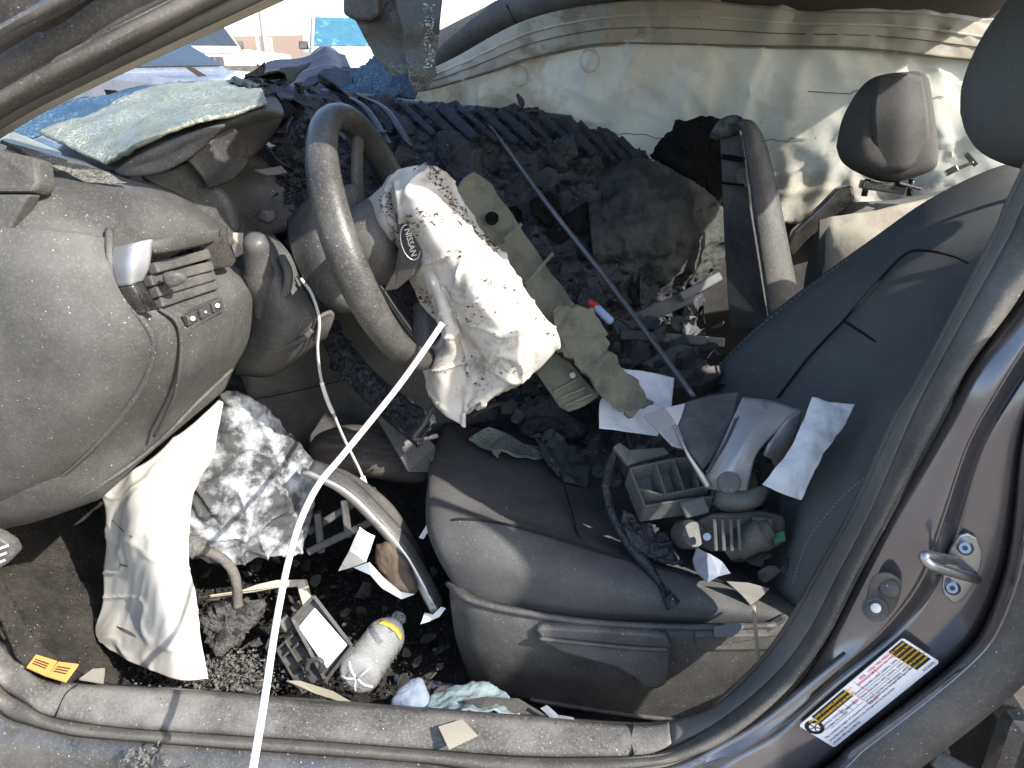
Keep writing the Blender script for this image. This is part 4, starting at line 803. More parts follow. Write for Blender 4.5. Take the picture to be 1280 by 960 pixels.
plate('fragment_sheet', [(449, 657, .36), (468, 670, .36), (462, 690, .35), (456, 703, .34), (440, 708, .335), (422, 715, .33), (436, 688, .34)], BRUSH, sf, .003, .0005, cuts=2, disp=.006)
plate('fragment_lip', [(440, 709, .335), (460, 703, .34), (478, 718, .335), (502, 738, .33), (520, 742, .33), (503, 748, .325), (480, 736, .325), (462, 718, .33)], BRUSH, sf, .003, cuts=2, disp=.005)
puff('burnt_cup', [(470, 680, .37), (486, 678, .37), (508, 700, .36), (522, 738, .345), (503, 742, .34), (480, 720, .35), (470, 700, .36)], .012, RUST, sf, n=36, disp=lambda v: .004*fb(v, 60))
for pts, lab in (([(525, 780, .30), (530, 766, .30), (541, 768, .30), (552, 758, .31), (558, 760, .31), (550, 770, .3), (536, 776, .3)], 'small white torn strip by the seat front corner'), ([(523, 672, .40), (533, 655, .41), (535, 664, .4), (529, 674, .4)], 'tiny white splinter against the seat cushion')):
    tag(plate('white_splinter', pts, WHITE, None, .002, cuts=1, disp=.003), lab, 'splinter')
ASHD = M('dirty ash', (.15, .145, .14), .95, blot=.9, bs=45, bc=(.02, .02, .02), bt=.48, bg=0, lump=.06, ls=170)
hs = thing('burnt_hose', 'scorched corrugated hose bent over the footwell ash', 'hose', at(297, 757, .36))
tube('hose_tube', [(222, 680, .35), (240, 686, .35), (262, 691, .35), (284, 704, .35), (295, 727, .345), (297, 758, .34)], [.014, .012, .009, .0085, .008, .008], M('scorched hose', (.1, .09, .08), .8, blot=.8, bs=60, bc=(.02, .02, .02), dust=.5), hs, n=70, k=12, wob=.25)
tube('hose_sleeve', [(218, 672, .35), (232, 680, .348), (248, 688, .347)], .0155, ASH, hs, n=20, k=12, wob=.3)
tag(puff('ash_lump', [(250, 775, .33), (268, 756, .34), (300, 752, .35), (325, 760, .36), (315, 785, .34), (292, 808, .32), (268, 808, .31), (252, 798, .32)], .014, ASHD, None, n=90, rings=24, disp=lambda v: .014*fb(v, 24)+.009*fb(v, 70)+.004*fb(v, 180)), 'pale ash lump at the foot of the burnt hose', 'ash lump')
wb = thing('white_bracket', 'cream angled plastic frame strip behind the black filter box', 'plastic frame', at(320, 745, .4))
plate('bracket_arm', [(245, 746, .40), (300, 738, .41), (322, 730, .42), (345, 725, .42), (380, 724, .42), (378, 733, .41), (345, 735, .41), (318, 740, .41), (246, 749, .40)], CREAM, wb, .012, .002)
plate('bracket_leg', [(369, 726, .415), (380, 724, .415), (388, 754, .39), (379, 762, .385)], CREAM, wb, .012, .002)
fb_ = thing('filter_box', 'open black plastic box with white panel beside the bottle', 'box', at(390, 830, .26))
def q4(name, a, b, c, d, m, Y, th, par, bev=.002): return plate(name, [(*a, Y[0]), (*b, Y[1]), (*c, Y[2]), (*d, Y[3])], m, par, th, bev)
q4('lid', (366, 774), (392, 745), (440, 808), (407, 851), DARK, (.325, .345, .31, .27), .008, fb_)
q4('white_panel', (372, 784), (393, 759), (434, 806), (408, 836), M('white filter panel', (.72, .72, .7), .8, lump=.004, ls=200, blot=.3, bs=60, bc=(.4, .4, .38)), (.316, .334, .302, .272), .004, fb_)
for a, b in (((366, 774, .32), (392, 745, .34)), ((392, 745, .34), (440, 808, .305)), ((440, 808, .305), (407, 851, .265)), ((407, 851, .265), (366, 774, .32))): boxes('lid_rim', [bar(a, b, .006, .01)], DARK, fb_, .001)
q4('tray', (346, 812), (368, 792), (408, 850), (378, 866), DARK2, (.31, .32, .268, .25), .01, fb_)
for a, b in (((346, 812, .306), (368, 792, .316)), ((353, 822, .296), (375, 803, .306)), ((364, 842, .28), (388, 822, .288)), ((378, 866, .248), (408, 850, .262)), ((346, 812, .306), (378, 866, .248)), ((357, 802, .31), (392, 858, .255))): boxes('tray_rib', [bar(a, b, .004, .012)], DARK, fb_, .001)
tube('latch', [(383, 838, .26), (386, 828, .262), (396, 824, .262), (402, 828, .26), (400, 840, .256)], .004, DARK, fb_, n=20)
boxes('hinge_block', [bar((352, 772, .335), (362, 786, .33), .02, .02)], DARK, fb_, .003)
tag(plate('tan_strip', [(358, 850, .225), (375, 851, .225), (415, 864, .2), (446, 880, .175), (430, 879, .18), (395, 868, .2)], M('cream strip', (.36, .33, .25), .6, dust=.4), None, .004, .001, cuts=1, disp=.002), 'narrow tan strip lying along the sill under the bottle', 'strip')
bt_ = thing('plastic_bottle', 'clear crushed plastic water bottle lying on the floor', 'bottle', at(450, 850, .24))
bp_, bq_ = at(446, 847, .205), at(499, 772, .36)
bl_ = (bq_-bp_).length
prof = [(0, .012), (.0, .024), (.03, .0305), (.08, .032)]+[(.1+.05*i, .032-(.0028 if i % 2 else 0)) for i in range(11)]+[(.68, .031), (.8, .022), (.88, .013), (.9, .013), (1, .0125)]
lathe('bottle_body', bp_, bq_, prof, CLEAR, bt_, 36)
ax = (bq_-bp_)
u_ = ax.orthogonal().normalized(); v_ = ax.normalized().cross(u_); vs, fs = [], []
cd_ = (CAM+Vector((.3, .3, .4))-bp_).normalized(); a0 = math.atan2(cd_.dot(v_), cd_.dot(u_))
for i in range(14):
    a = a0-.7+1.4*i/13; d = u_*math.cos(a)+v_*math.sin(a); e_ = .012*noise.noise(Vector((i*.8, 2, 0)))
    vs += [bp_+ax*(.56+e_)+d*.0336, bp_+ax*(.63+e_*2)+d*.0334]
link('bottle_label', vs, [(2*i, 2*i+1, 2*i+3, 2*i+2) for i in range(13)], YELLOW, bt_, thick=.0006)
for i in range(5):
    a = i*1.2566; u_ = ax.orthogonal().normalized(); v_ = ax.normalized().cross(u_); d = u_*math.cos(a)+v_*math.sin(a)
    tube('base_rib', [bp_-ax.normalized()*.001, bp_+d*.014-ax.normalized()*.004, bp_+d*.027+ax.normalized()*.002], .0022, M('frosted plastic', (.85, .87, .88), .25, trans=.5), bt_, n=8, k=6)
tag(puff('knit_glove', [(488, 884, .16), (500, 868, .18), (515, 856, .2), (530, 855, .2), (536, 868, .18), (532, 884, .16), (510, 889, .15)], .018, GLOVE, None, n=40, disp=lambda v: .003*fb(v, 60)), 'crumpled blue knit glove lying behind the sill', 'glove')
tag(surf('torn_rag', [[(540, 872, .19), (575, 855, .21), (600, 850, .22), (630, 862, .22)], [(532, 886, .15), (570, 876, .165), (600, 872, .18), (640, 880, .18)], [(534, 890, .13), (575, 888, .13), (610, 888, .13), (650, 893, .13)]], CLOTHT, None, 30, 24, .003, disp=lambda v: .006*fb(v, 30)+.002*fb(v, 90)), 'grey teal rag bunched behind the sill', 'rag')
tag(plate('grey_plate', [(578, 876, .16), (610, 871, .17), (650, 875, .17), (675, 888, .15), (692, 899, .13), (650, 897, .13), (600, 885, .14)], DARK2, None, .004, .001, cuts=2, disp=.004), 'grey bent plastic plate on the torn rag', 'plastic plate')
tag(plate('foil_strip', [(677, 884, .135), (685, 881, .137), (698, 893, .125), (717, 896, .12), (720, 901, .115), (695, 902, .115)], SILVER, None, .002, cuts=2, disp=.005), 'shiny crumpled foil strip at the sill edge', 'foil')
tag(boxes('seat_rail', [bar((494, 848, .34), (580, 862, .33), .014, .02)], M('blue steel', (.1, .12, .2), .3, .7), None, .003), 'steel seat rail in front of the driver seat', 'rail')
tag(plate('sill_scrap', [(548, 908, .079, .3945), (578, 899, .079, .3945), (597, 919, .079, .392), (561, 936, .079, .39)], SCRAP, None, .002), 'square tan scrap lying on the door sill', 'scrap')
for pts, lab in (([(33, 834), (45, 818), (71, 826), (58, 845)], 'orange printed card nearest the front of the sill'), ([(59, 845), (73, 827), (98, 830), (82, 852)], 'orange and white card overlapping its twin')):
    c_ = tag(plate('orange_card', [(x, y, .1, .405) for x, y in pts], ORANGE, None, .002), lab, 'card')
    P4 = [V((x, y, .1, .405)) for x, y in pts]
    for t in (.35, .5, .65):
        a_, b_ = P4[0].lerp(P4[1], t), P4[3].lerp(P4[2], t); a_, b_ = a_.lerp(b_, .15)+Vector((0, 0, .0012)), a_.lerp(b_, .8)+Vector((0, 0, .0012))
        boxes('print_line', [(((a_+b_)/2), (b_-a_)/2, (P4[1]-P4[0])*.03, Vector((0, 0, .0003)))], RUST, c_, 0)
tag(plate('tan_chip', [(99, 848, .1, .4), (116, 836, .1, .4), (131, 835, .1, .4), (129, 853, .1, .4)], SCRAP, None, .003), 'tan chip beside the orange cards', 'chip')
tag(plate('blue_wrapper', [(96, 800, .30), (112, 780, .32), (133, 757, .34), (136, 780, .33), (123, 803, .3)], TEAL, None, .002, cuts=3, disp=.008), 'blue wrapper lying behind the white knee airbag', 'wrapper')
dc_ = tag(plate('door_check_strap', [(-30, 664, .06), (-4, 674, .06), (12, 684, .062), (18, 696, .064), (8, 706, .062), (-5, 714, .06), (-30, 722, .058)], DARK2, None, .02, .004), 'grey printed door check strap at the left edge', 'door check')
for i in range(3): boxes('print_line', [bar((-12, 690+i*9, .0585), (10-2*i, 682+i*9, .0605), .0025, .001)], WHITE, dc_, 0)

# ------------------------------------------------------------------ debris on and behind the driver seat
tag(tube('long_metal_rod', [(611, 154, 1.05), (680, 250, .93), (760, 352, .82), (868, 497, .62)], .0052, M('grey steel rod', (.2, .22, .24), .4, .6, dust=.3), None, n=50, k=10), 'long thin steel rod slanting from the dash to the seat', 'rod')
op = thing('olive_panel', 'long olive plastic panel half in sunlight behind the driver airbag', 'panel', at(640, 300, .6))
plate('panel_sheet', [(572, 240, .62), (582, 226, .63), (596, 217, .64), (616, 231, .66), (650, 282, .66), (690, 342, .66), (720, 380, .66), (714, 398, .63), (696, 412, .60), (660, 368, .59), (610, 298, .60)], OLIVE, op, .008, .001, cuts=3, disp=.004)
for a, b in (((628, 302, .58), (650, 282, .635)), ((655, 358, .57), (690, 318, .63))): boxes('panel_fin', [bar(a, b, .006, .012)], OLIVE, op, .001)
lathe('panel_hole', (615, 273, .605), (614.7, 273, .598), [(0, .011), (1, .011)], CHARB, op, 20)
o2 = tag(plate('torn_olive_trim', jag([(692, 388, .52), (712, 381, .53), (742, 384, .54), (757, 412, .53), (761, 440, .51), (790, 470, .50), (817, 503, .47), (786, 520, .45), (754, 499, .46), (733, 466, .47), (708, 446, .48), (696, 440, .49)], 5, 3.2, 8), OLIVE, None, .006, cuts=3, disp=.004), 'torn olive trim piece resting on the white card', 'trim piece')
rb = thing('ribbed_trim', 'small olive trim with moulded ribs under the torn trim', 'trim piece', at(710, 500, .5))
plate('trim_body', [(667, 461, .54), (692, 440, .55), (712, 452, .54), (732, 476, .52), (748, 494, .51), (730, 507, .49), (711, 514, .48), (699, 508, .49)], OLIVE, rb, .008, .002)
for a, b in (((692, 490, .502), (722, 474, .515)), ((698, 499, .494), (732, 484, .505)), ((705, 508, .485), (742, 492, .498))): boxes('trim_rib', [bar(a, b, .004, .006)], OLIVE, rb, .001)
lathe('trim_boss', (716, 469, .52), (715.6, 469, .514), [(0, .005), (.9, .005), (1, .003)], CREAM, rb, 16)
rt = thing('red_capped_tube', 'small pale tube with red cap among the debris', 'tube', at(752, 395, .6))
lathe('tube_body', (745, 384, .62), (765, 403, .60), [(0, .006), (.1, .007), (.9, .007), (1, .0045)], BLUE, rt); lathe('cap', (737, 377, .63), (746, 385, .62), [(0, .0055), (1, .0072)], RED, rt)
GP = M('grey green plastic', (.06, .066, .066), .6, dust=.4, grain=.0003)
for a, b, w_, lab in (((768, 412, .86), (868, 368, .95), .03, 'dark flat bar leaning below the burnt airbag'), ((775, 418, .84), (905, 428, .9), .02, 'long dark bar lying level in front of the seats'), ((850, 372, .92), (900, 345, 1.0), .02, 'short grey blade beside the curved trim panel')):
    tag(boxes('plastic_bar', [bar(a, b, w_, .012)], GP, None, .003), lab, 'bar')
tag(plate('storage_cover', [(800, 452, .78), (848, 428, .84), (862, 432, .84), (880, 458, .8), (830, 466, .77)], GP, None, .025, .006), 'grey console lid lying below the level bar', 'lid')
tag(plate('console_block', [(775, 470, .72), (840, 462, .75), (900, 455, .78), (905, 465, .77), (880, 480, .72), (800, 490, .7)], DARK, None, .05, .004), 'black console block beneath the grey lid', 'console piece')
tag(surf('card_sheet', [[(777, 461, .6), (812, 466, .61), (843, 472, .62)], [(765, 485, .56), (805, 495, .57), (840, 500, .58)], [(750, 502, .53), (795, 512, .53), (838, 510, .55)], [(749, 535, .49), (785, 540, .49), (822, 545, .5)]], PAPER, None, 40, 48, .0015, disp=lambda v: .003*fb(v, 20)+.0035*abs(noise.noise(v*28))), 'curved white card under the torn olive trim', 'card sheet')
tag(surf('torn_card', [[(1015, 497, .44), (1040, 503, .43), (1069, 505, .43)], [(1000, 535, .40), (1025, 538, .385), (1053, 535, .4)], [(978, 575, .36), (1000, 580, .345), (1026, 572, .36)], [(953, 605, .33), (978, 617, .32), (1003, 625, .32)]], PAPER, None, 40, 60, .0015, disp=lambda v: .004*fb(v, 25)+.005*abs(noise.noise(v*30))), 'torn white card leaning on the seat back', 'card sheet')
cs = thing('console_trim', 'silver and black console surround broken over the seat', 'trim piece', at(900, 560, .42))
surf('silver_bezel', [[(929, 496, .46), (965, 501, .455), (1003, 513, .45)], [(915, 525, .43), (945, 528, .42), (972, 538, .42)], [(898, 562, .40), (925, 562, .385), (947, 566, .39)], [(882, 592, .385), (905, 596, .365), (938, 595, .37)], [(884, 611, .38), (905, 614, .37), (934, 614, .37)]], SILVERBURN, cs, 20, 30, .004)
surf('bezel_wing', [[(972, 537, .42), (988, 522, .43), (1003, 513, .45)], [(962, 556, .40), (982, 552, .42), (994, 548, .44)], [(956, 570, .40), (966, 576, .42), (972, 590, .44)]], SILVERBURN, cs, 12, 16, .004)
plate('black_insert', [(846, 533, .43), (858, 502, .455), (885, 494, .465), (923, 489, .47), (916, 524, .44), (900, 558, .41), (879, 588, .39), (862, 565, .40)], M('scuffed black panel', (.03, .03, .031), .45, dust=.5, ds=20, dc=(.12, .12, .12), lump=.006, ls=60), cs, .006, .001)
strip('insert_frame', [(846, 534, .42), (862, 566, .392), (880, 592, .378), (890, 608, .372)], [(842, 531, .42), (856, 566, .392), (872, 595, .378), (882, 612, .372)], BRUSH, cs, 20, 4, .002, .006)
strip('insert_frame', [(918, 524, .43), (901, 560, .40), (881, 590, .38)], [(924, 520, .43), (908, 556, .40), (885, 592, .378)], DARK, cs, 20, 4, .002, .006)
plate('silver_corner', [(804, 520, .42), (830, 509, .44), (857, 503, .45), (847, 532, .425), (860, 562, .40), (842, 558, .395), (824, 540, .405)], SILVERBURN, cs, .004, .001, cuts=1, disp=.002)
c0 = at(911, 603, .362)
lathe('cup_hole', c0, c0+(CAM-c0).normalized()*.004, [(0, .017), (1, .016)], DARK2, cs, 26)
eg = thing('egg_crate_tray', 'black ribbed plastic tray with open cells on the seat', 'tray', at(840, 620, .4))
def pb(a, b, h, m, par, th=.004, nm='cell_wall'):
    p, q = V(a), V(b); up = Vector((.15, -.25, 1)).normalized()*h
    boxes(nm, [((p+q)/2-up/2, (q-p)/2, (q-p).normalized().cross(up.normalized())*th/2, up/2)], m, par, .001)
for a, b in (((788, 585, .42), (842, 573, .44)), ((842, 573, .44), (890, 568, .45)), ((788, 585, .42), (806, 632, .37)), ((890, 568, .45), (892, 622, .39)), ((806, 632, .37), (850, 625, .375)), ((850, 625, .375), (892, 620, .385)), ((820, 578, .43), (832, 616, .385)), ((842, 573, .44), (856, 614, .395)), ((797, 610, .395), (830, 618, .385)), ((830, 618, .385), (888, 606, .40)), ((868, 571, .445), (874, 610, .395))):
    pb(a, b, .035, GP, eg)
plate('tray_floor', [(790, 592, .44), (890, 578, .46), (892, 628, .41), (808, 642, .39)], DARK, eg, .004, .001)
plate('tray_bracket', [(766, 558, .44), (775, 552, .45), (788, 562, .45), (830, 558, .46), (838, 566, .45), (800, 576, .435), (786, 582, .43)], GP, eg, .012, .003)
plate('tray_clip', [(849, 628, .37), (880, 620, .375), (888, 640, .36), (858, 648, .355)], GP, eg, .02, .003)
md = thing('motor_module', 'grey plastic module with round motor next to the backrest', 'module', at(930, 665, .36))
plate('module_body', [(862, 655, .36), (890, 642, .37), (950, 638, .38), (982, 645, .38), (984, 678, .36), (960, 690, .35), (890, 690, .345), (866, 680, .345)], DARK2, md, .04, .006)
lathe('motor', (908, 688, .35), (965, 660, .352), [(0, .016), (.2, .02), (.25, .023), (.8, .023), (.85, .018), (1, .014)], DARK2, md)
lathe('round_port', (855, 668, .37), (868, 668, .34), [(0, .022), (.8, .022), (1, .018)], DARK, md)
for x in (893, 903, 913, 923): boxes('module_rib', [bar((x, 648, .345), (x+2, 688, .325), .005, .012)], GP, md, .001)
lathe('module_screw', (884, 671, .325), (883.6, 671, .317), [(0, .006), (1, .0055)], STEEL, md, 14)
plate('connector', [(966, 668, .35), (980, 664, .352), (983, 676, .348), (968, 680, .345)], M('green connector', (.05, .2, .12), .5), md, .01, .001)
plate('module_tab', [(940, 645, .36), (968, 648, .362), (966, 672, .345), (946, 672, .342)], GP, md, .02, .003)
tag(puff('grey_lump', [(895, 612, .39), (930, 612, .39), (960, 608, .39), (950, 632, .37), (915, 640, .37), (893, 632, .38)], .02, GP, None, n=36), 'rounded grey plastic piece below the silver bezel', 'plastic piece')
bs_ = tag(strip('burnt_strap', [(768, 556, .46), (757, 580, .43), (752, 608, .41), (760, 645, .37), (778, 680, .335), (806, 715, .305), (846, 757, .262)], [(776, 562, .46), (767, 590, .43), (764, 615, .41), (772, 645, .37), (792, 678, .335), (818, 708, .305), (840, 760, .262)], CHAR, None, 70, 8, .008, .008, disp=lambda v: .003*fb(v, 70)), 'charred curved strap hanging over the seat edge', 'strap')
tag(surf('burnt_cloth_tangle', [[(776, 640, .37), (800, 650, .375), (830, 665, .375)], [(780, 665, .34), (810, 672, .345), (845, 690, .345)], [(795, 692, .32), (825, 698, .322), (858, 706, .325)]], CHAR, None, 30, 30, .006, disp=lambda v: .012*fb(v, 40)+.006*fb(v, 100)), 'black tangle of burnt cloth inside the curved strap', 'burnt cloth')
tag(plate('blue_grey_chip', [(872, 684, .31), (888, 692, .315), (905, 705, .315), (915, 718, .305), (900, 722, .3), (886, 729, .295), (872, 715, .298), (868, 700, .3)], M('blue grey plastic', (.17, .2, .26), .5, dust=.2), None, .004, .001, cuts=2, disp=.005), 'blue grey folded plastic chip on the seat bolster', 'chip')
tag(plate('tan_corner_chip', [(908, 727, .29), (935, 728, .295), (962, 736, .3), (950, 748, .29), (938, 758, .28), (924, 742, .285)], M('taupe plastic', (.15, .145, .13), .55), None, .004, .001, cuts=1, disp=.003), 'taupe triangular chip beside the blue grey chip', 'chip')
tag(boxes('wooden_stick', [bar((942, 757, .25), (948, 829, .185), .005, .004)], M('tan stick', (.3, .24, .17), .7), None, .001), 'thin tan stick leaning against the seat side panel', 'stick')
tag(plate('glass_scrap', jag([(586, 548, .66), (610, 533, .7), (640, 545, .7), (680, 560, .7), (682, 572, .67), (650, 570, .63), (625, 562, .63), (622, 572, .62), (608, 560, .64)], 3, 2, 4), WSG, None, .005, cuts=2, disp=.005), 'green crazed glass scrap at the back of the seat cushion', 'glass shard')
tag(surf('crumpled_sheet', [[(640, 525, .78), (680, 530, .78), (710, 545, .78)], [(668, 545, .7), (700, 555, .7), (730, 575, .7)], [(680, 570, .64), (705, 580, .64), (735, 590, .65)], [(690, 590, .6), (712, 602, .6), (735, 605, .61)]], M('grey crumpled sheet', (.06, .065, .07), .5, dust=.4, dc=(.15, .16, .16)), None, 30, 40, .003, disp=lambda v: .014*fb(v, 20)), 'grey crumpled sheet folded over the seat cushion', 'sheet')
tag(puff('burnt_wiring_knot', [(640, 525, .76), (665, 500, .78), (690, 495, .78), (720, 520, .76), (735, 540, .74), (700, 548, .72), (660, 545, .73)], .04, CHAR, None, n=60, disp=lambda v: .02*fb(v, 28)+.008*fb(v, 90)), 'lump of burnt wiring below the ribbed trim', 'burnt wiring')
tag(tube('copper_strip', [(590, 520, .74), (620, 506, .76), (650, 505, .78), (672, 500, .8)], .006, RUST, None, n=20, wob=.5), 'brown scorched strip beneath the driver airbag', 'strip')
tag(surf('charred_console', [[(580, 510, .86), (680, 480, .9), (780, 470, .92), (900, 460, .95)], [(580, 540, .82), (680, 530, .84), (780, 540, .84), (900, 520, .86)], [(590, 590, .8), (690, 590, .8), (790, 610, .8), (900, 600, .8)]], CHAR, None, 60, 40, .01, disp=lambda v: .02*fb(v, 14)+.008*fb(v, 50)), 'charred centre console running between the seats', 'console')

# ------------------------------------------------------------------ loose crumbs (uncountable)
def scatter(name, lab, mat, n, f, s0, s1, seed):
    rn = random.Random(seed); vs, fs = [], []
    for _ in range(n): chip(vs, fs, f(rn), rn.uniform(s0, s1), rn)
    kind(tag(link(name, vs, fs, mat, None, False), lab, 'debris'), 'stuff')
SOOT = M('sooty crumbs', (.03, .026, .022), .95, var=.5, blot=.6, bs=40, bt=.55, bc=(.09, .08, .07))
scatter('ash_debris', 'pale ash and crumbs heaped behind the sill', ASH, 2600, lambda r: at(285+r.gauss(0, 52), 838+r.gauss(0, 14), None, .225+abs(r.gauss(0, .016))), .0008, .0055, 1)
scatter('char_debris', 'black charred fragments littering the driver footwell', SOOT, 2200, lambda r: at(r.uniform(240, 560), r.uniform(680, 870), None, .215+abs(r.gauss(0, .018))), .001, .008, 2)
scatter('floor_crumbs', 'tiny pale crumbs sprinkled on the burnt carpet', ASH, 700, lambda r: at(r.uniform(-10, 570), r.uniform(650, 870), None, .225+abs(r.gauss(0, .012))), .0008, .0025, 3)
def sill_pt(r):
    k = r.uniform(0, 1); x = 20+k*800; return at(x, r.uniform(858, 905)+.06*(x-20), None, .392)
scatter('sill_crumbs', 'fine grit sprinkled along the door sill', ASH, 350, sill_pt, .0006, .002, 5)
scatter('rocker_debris', 'broken chips lying on the rocker panel edge', ASH, 70, lambda r: at(185+r.gauss(0, 18), 950+r.gauss(0, 7), .02), .002, .008, 6)
# glass crumbs on the cushion follow its surface
sd = seat.data; rn = random.Random(8); vs, fs = [], []
pl = [p for p in sd.polygons if p.normal.z > .3]
for _ in range(320):
    p = rn.choice(pl); chip(vs, fs, p.center+p.normal*.001, rn.uniform(.0005, .0016), rn)
kind(tag(link('seat_crumbs', vs, fs, M('pale crumb', (.2, .2, .2), .6), None, False), 'tiny pale crumbs scattered over the driver seat cushion', 'debris'), 'stuff')
vs, fs = [], []
pl = [p for p in cdash.data.polygons]
rn = random.Random(9)
for _ in range(1100):
    p = rn.choice(pl); n_ = p.normal if p.normal.dot(CAM-p.center) > 0 else -p.normal
    chip(vs, fs, p.center+n_*.004, rn.uniform(.003, .016), rn)
kind(tag(link('dash_flakes', vs, fs, CHAR, None, False), 'burnt flakes covering the passenger side of the dash', 'debris'), 'stuff')

vs, fs = [], []; rn = random.Random(12)
pl = [p for p in ab.data.polygons]; nu_ = 109
for _ in range(6500):
    k = rn.randrange(len(pl)); p = pl[k]; row = k//nu_
    if rn.random() > (1.0 if 12 < row < 34 else .35 if row < 75 else .08): continue
    if noise.noise(p.center*22) < (-.05 if 12 < row < 34 else .12): continue
    n_ = p.normal if p.normal.dot(CAM-p.center) > 0 else -p.normal
    chip(vs, fs, p.center+n_*.0008, rn.uniform(.0015, .0045), rn)
print('specks', len(fs))
kind(tag(link('burnt_specks', vs, fs, M('brown burnt specks', (.085, .058, .032), .9, var=.5), None, False), 'brown burnt specks stuck to the driver airbag', 'debris'), 'stuff')

def shard_mesh(c, nrm, size, rn, curl=.3):
    u = nrm.orthogonal().normalized(); v = nrm.cross(u); k = rn.randint(6, 9); a0 = rn.random()*6; ring = []
    st_ = rn.uniform(.45, 1)
    for i in range(k):
        a = a0+2*math.pi*i/k+rn.uniform(-.25, .25); r = size*rn.uniform(.55, 1.15)
        x, y = math.cos(a)*r, math.sin(a)*r*st_
        ring.append(c+u*x+v*y+nrm*(curl*(x*x-.4*y*y)/size+rn.uniform(-.1, .1)*size))
    return ring
rn = random.Random(21); pl = list(cdash.data.polygons)
for i in range(64):
    p = rn.choice(pl); n_ = p.normal if p.normal.dot(CAM-p.center) > 0 else -p.normal
    n_ = (n_+Vector((rn.uniform(-.5, .5), rn.uniform(-.5, .5), rn.uniform(-.2, .6)))).normalized(); sz = rn.uniform(.018, .06)
    ring = shard_mesh(p.center+n_*.012, n_, sz, rn, rn.uniform(-.5, .7))
    plate('burnt_flap', ring, (CHAR, CHAR, CHARB, CHARG)[i % 4], cdash, .003, cuts=2, disp=.008, freq=30)
def heap(name, lab, mat, n, f, s0, s1, seed):
    rn = random.Random(seed); vs, fs = [], []
    for _ in range(n):
        c = f(rn); n_ = Vector((rn.uniform(-.6, .6), rn.uniform(-.9, .2), rn.uniform(.3, 1))).normalized()
        r = shard_mesh(c, n_, rn.uniform(s0, s1), rn, rn.uniform(-.4, .5)); q = len(vs); k = len(r); m_ = sum(r, Vector())/k
        vs += [m_]+r+[x-n_*.0025 for x in r]
        fs += [(q, q+1+i, q+1+(i+1) % k) for i in range(k)]+[(q+1+i, q+1+k+i, q+1+k+(i+1) % k, q+1+(i+1) % k) for i in range(k)]
    kind(tag(link(name, vs, fs, mat, None, False), lab, 'debris'), 'stuff')
def seat_heap(r):
    while True:
        x, y = r.uniform(600, 1000), r.uniform(475, 720)
        if y-475 < (x-560)*.62 and y > 470+(x-600)*.12 and r.random() < (.35 if y < 540 else 1): break
    return at(x, y, .82-(y-470)/250*.5+r.uniform(-.02, .02))
heap('plastic_fragments', 'dark broken plastic fragments heaped across the seat cushion', M('broken dark plastic', (.035, .036, .038), .5, dust=.5, dc=(.12, .12, .12), var=.6), 190, seat_heap, .006, .024, 31)
heap('console_fragments', 'dark fragments piled below the burnt passenger airbag', M('broken grey plastic', (.026, .028, .03), .55, dust=.4, dc=(.07, .072, .072), var=.6), 150, lambda r: at(r.uniform(650, 900), r.uniform(395, 500), r.uniform(.72, .95)), .01, .035, 32)
heap('footwell_fragments', 'burnt plastic scraps strewn over the driver footwell', M('scorched scraps', (.03, .028, .026), .7, dust=.5, dc=(.15, .14, .12), var=.6), 80, lambda r: at(r.uniform(250, 560), r.uniform(690, 865), None, .235+r.uniform(0, .025)), .005, .018, 33)

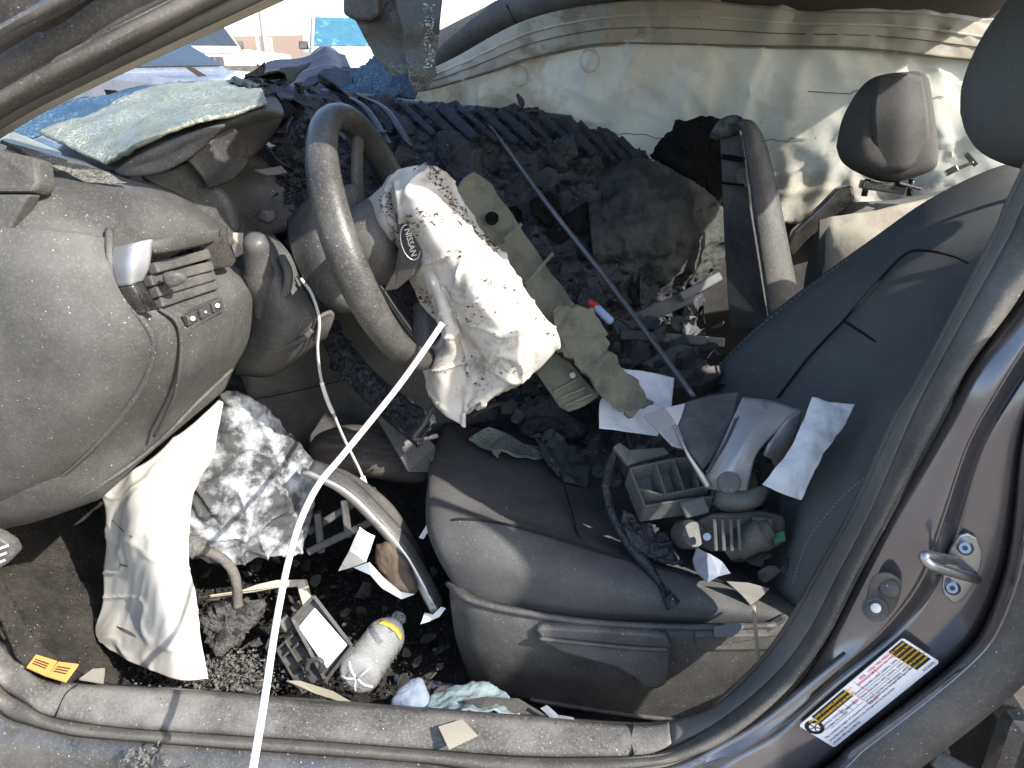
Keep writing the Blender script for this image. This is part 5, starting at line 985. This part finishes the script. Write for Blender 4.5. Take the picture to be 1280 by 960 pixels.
# ------------------------------------------------------------------ vehicles standing around
def vehicle(name, label, cat, loc, rz, L_, W_, hood, belt, roof_, cab, paint, glass, bed=None, group=None):
    """cab = (x0 base, x0 roof, x1 roof, x1 base) along the length, front at -x"""
    t = thing(name, label, cat, loc, group); t.rotation_euler.z = rz
    def pt(v): return v
    def mk(nm, vs, fs, m, par, **k):
        o = link(nm, vs, fs, m, None, **k); o.parent = par; return o
    h = W_/2
    def prism(nm, prof, y0, y1, m, par, bev=.04, ins=0):
        n_ = len(prof); vs = [Vector((x, y0+(ins if z > belt+.01 else 0), z)) for x, z in prof]+[Vector((x, y1-(ins if z > belt+.01 else 0), z)) for x, z in prof]
        fs = [tuple(range(n_-1, -1, -1)), tuple(range(n_, 2*n_))]+[(i, (i+1) % n_, (i+1) % n_+n_, i+n_) for i in range(n_)]
        return mk(nm, vs, fs, m, par, smooth=True, bevel=bev)
    b = prism('body', [(-L_/2, .35), (L_/2, .35), (L_/2, bed or belt), (cab[3], belt), (cab[0], belt), (-L_/2+.05, hood), (-L_/2, hood-.2)], -h, h, paint, t, .06)
    c = prism('cab', [(cab[0], belt-.02), (cab[3], belt-.02), (cab[2], roof_), (cab[1], roof_)], -h+.04, h-.04, paint, t, .05, .12)
    def q(nm, ps, m): return mk(nm, [Vector(p) for p in ps], [(0, 1, 2, 3)], m, t, smooth=False, thick=.01)
    r0, r1 = belt+.06, roof_-.09; k = (r0-belt)/(roof_-belt); k2 = (r1-belt)/(roof_-belt)
    xa = lambda s: cab[0]+(cab[1]-cab[0])*s-.012
    xb = lambda s: cab[3]+(cab[2]-cab[3])*s+.012
    yi = lambda s: h-.04-.12*s
    q('windshield', [(xa(k), -yi(k)+.07, r0), (xa(k), yi(k)-.07, r0), (xa(k2), yi(k2)-.07, r1), (xa(k2), -yi(k2)+.07, r1)], glass)
    q('rear_window', [(xb(k), -yi(k)+.07, r0), (xb(k), yi(k)-.07, r0), (xb(k2), yi(k2)-.07, r1), (xb(k2), -yi(k2)+.07, r1)], CARG)
    mid = (cab[1]+cab[2])/2
    for s in (-1, 1):
        y = lambda z: s*(yi(z)+.008)
        q('side_window', [(xa(k)+.1, y(k), r0), (mid-.05, y(k), r0), (mid-.05, y(k2), r1), (xa(k2)+.1, y(k2), r1)], CARG)
        q('side_window', [(mid+.05, y(k), r0), (xb(k)-.1, y(k), r0), (xb(k2)-.1, y(k2), r1), (mid+.05, y(k2), r1)], CARG)
        o = prism('mirror', [(cab[0]+.28, belt), (cab[0]+.38, belt), (cab[0]+.37, belt+.15), (cab[0]+.29, belt+.15)], s*(h-.02) if s > 0 else s*(h+.16), s*(h+.16) if s > 0 else s*(h-.02), DARK, t, .02)
        q('headlight', [(-L_/2-.012, s*h*.95, hood-.35), (-L_/2-.012, s*h*.6, hood-.35), (-L_/2-.012, s*h*.6, hood-.22), (-L_/2-.012, s*h*.95, hood-.22)], WHITE)
        for xw in (-L_/2+.85, L_/2-.95):
            wv = []; wf = []; kk = 24; pr = [(.0, .2), (.0, .33), (.03, .36), (.2, .36), (.23, .33), (.23, .2)]
            for d, r_ in pr:
                for i in range(kk): wv.append(Vector((xw+r_*math.cos(2*math.pi*i/kk), s*(h+.012-d), .36+r_*math.sin(2*math.pi*i/kk))))
            for a in range(len(pr)-1):
                for i in range(kk): wf.append((a*kk+i, a*kk+(i+1) % kk, (a+1)*kk+(i+1) % kk, (a+1)*kk+i))
            wf.append(tuple(range(kk))); wo = mk('wheel', wv, wf, TYRE, t)
            ro = mk('wheel_rim', [Vector((xw+.22*math.cos(2*math.pi*i/kk), s*(h+.016), .36+.22*math.sin(2*math.pi*i/kk))) for i in range(kk)], [tuple(range(kk))], HUB, wo, smooth=False, thick=.01)
    mk('grille', [Vector(p) for p in ((-L_/2-.015, -h*.5, hood-.42), (-L_/2-.015, h*.5, hood-.42), (-L_/2-.015, h*.5, hood-.18), (-L_/2-.015, -h*.5, hood-.18))], [(0, 1, 2, 3)], DARK, t, smooth=False, thick=.01)
    return t
def ground_at(px, dist):
    d = FW+RT*((px-640)/F); d.z = 0; d.normalize(); p = CAM+d*dist; return Vector((p.x, p.y, 0))
vehicle('pickup_truck', 'white pickup truck parked beyond the silver sedan', 'pickup truck', ground_at(300, 17)+Vector((math.cos(R(145)), math.sin(R(145)), 0))*.8, R(145), 5.4, 1.95, 1.2, 1.3, 1.93, (-1.1, -.5, .9, 1.15), CARW, CARG, 1.25)
vehicle('sedan', 'silver sedan parked nearest beyond the crumpled hood', 'car', ground_at(205, 10.5), R(165), 4.5, 1.8, .95, 1.02, 1.47, (-1.1, -.3, .9, 1.7), CARS, CARG)
vehicle('box_van', 'white van with bright blue windshield beside the hanging shards', 'van', ground_at(470, 19), R(112), 5.2, 2.0, 1.15, 1.3, 1.98, (-1.9, -1.3, 2.4, 2.55), CARW, CARGB)
p_ = ground_at(380, 30)
po = thing('lamp_pole', 'tall pale pole standing before the hillside', 'pole', p_)
tube('pole_shaft', [p_, p_+Vector((0, 0, 6))], .11, POLEM, po, n=4); lathe('pole_base', p_, p_+Vector((0, 0, .3)), [(0, .25), (1, .2)], POLEM, po)
for px, d_, lab in ((372, 26, 'short white fence post left of the tall pole'), (386, 27, 'short white fence post right of the tall pole')):
    p_ = ground_at(px, d_); tag(tube('fence_post', [p_, p_+Vector((0, 0, 1.7))], .05, CARW, None, n=4), lab, 'post', 'fence posts by the pole')
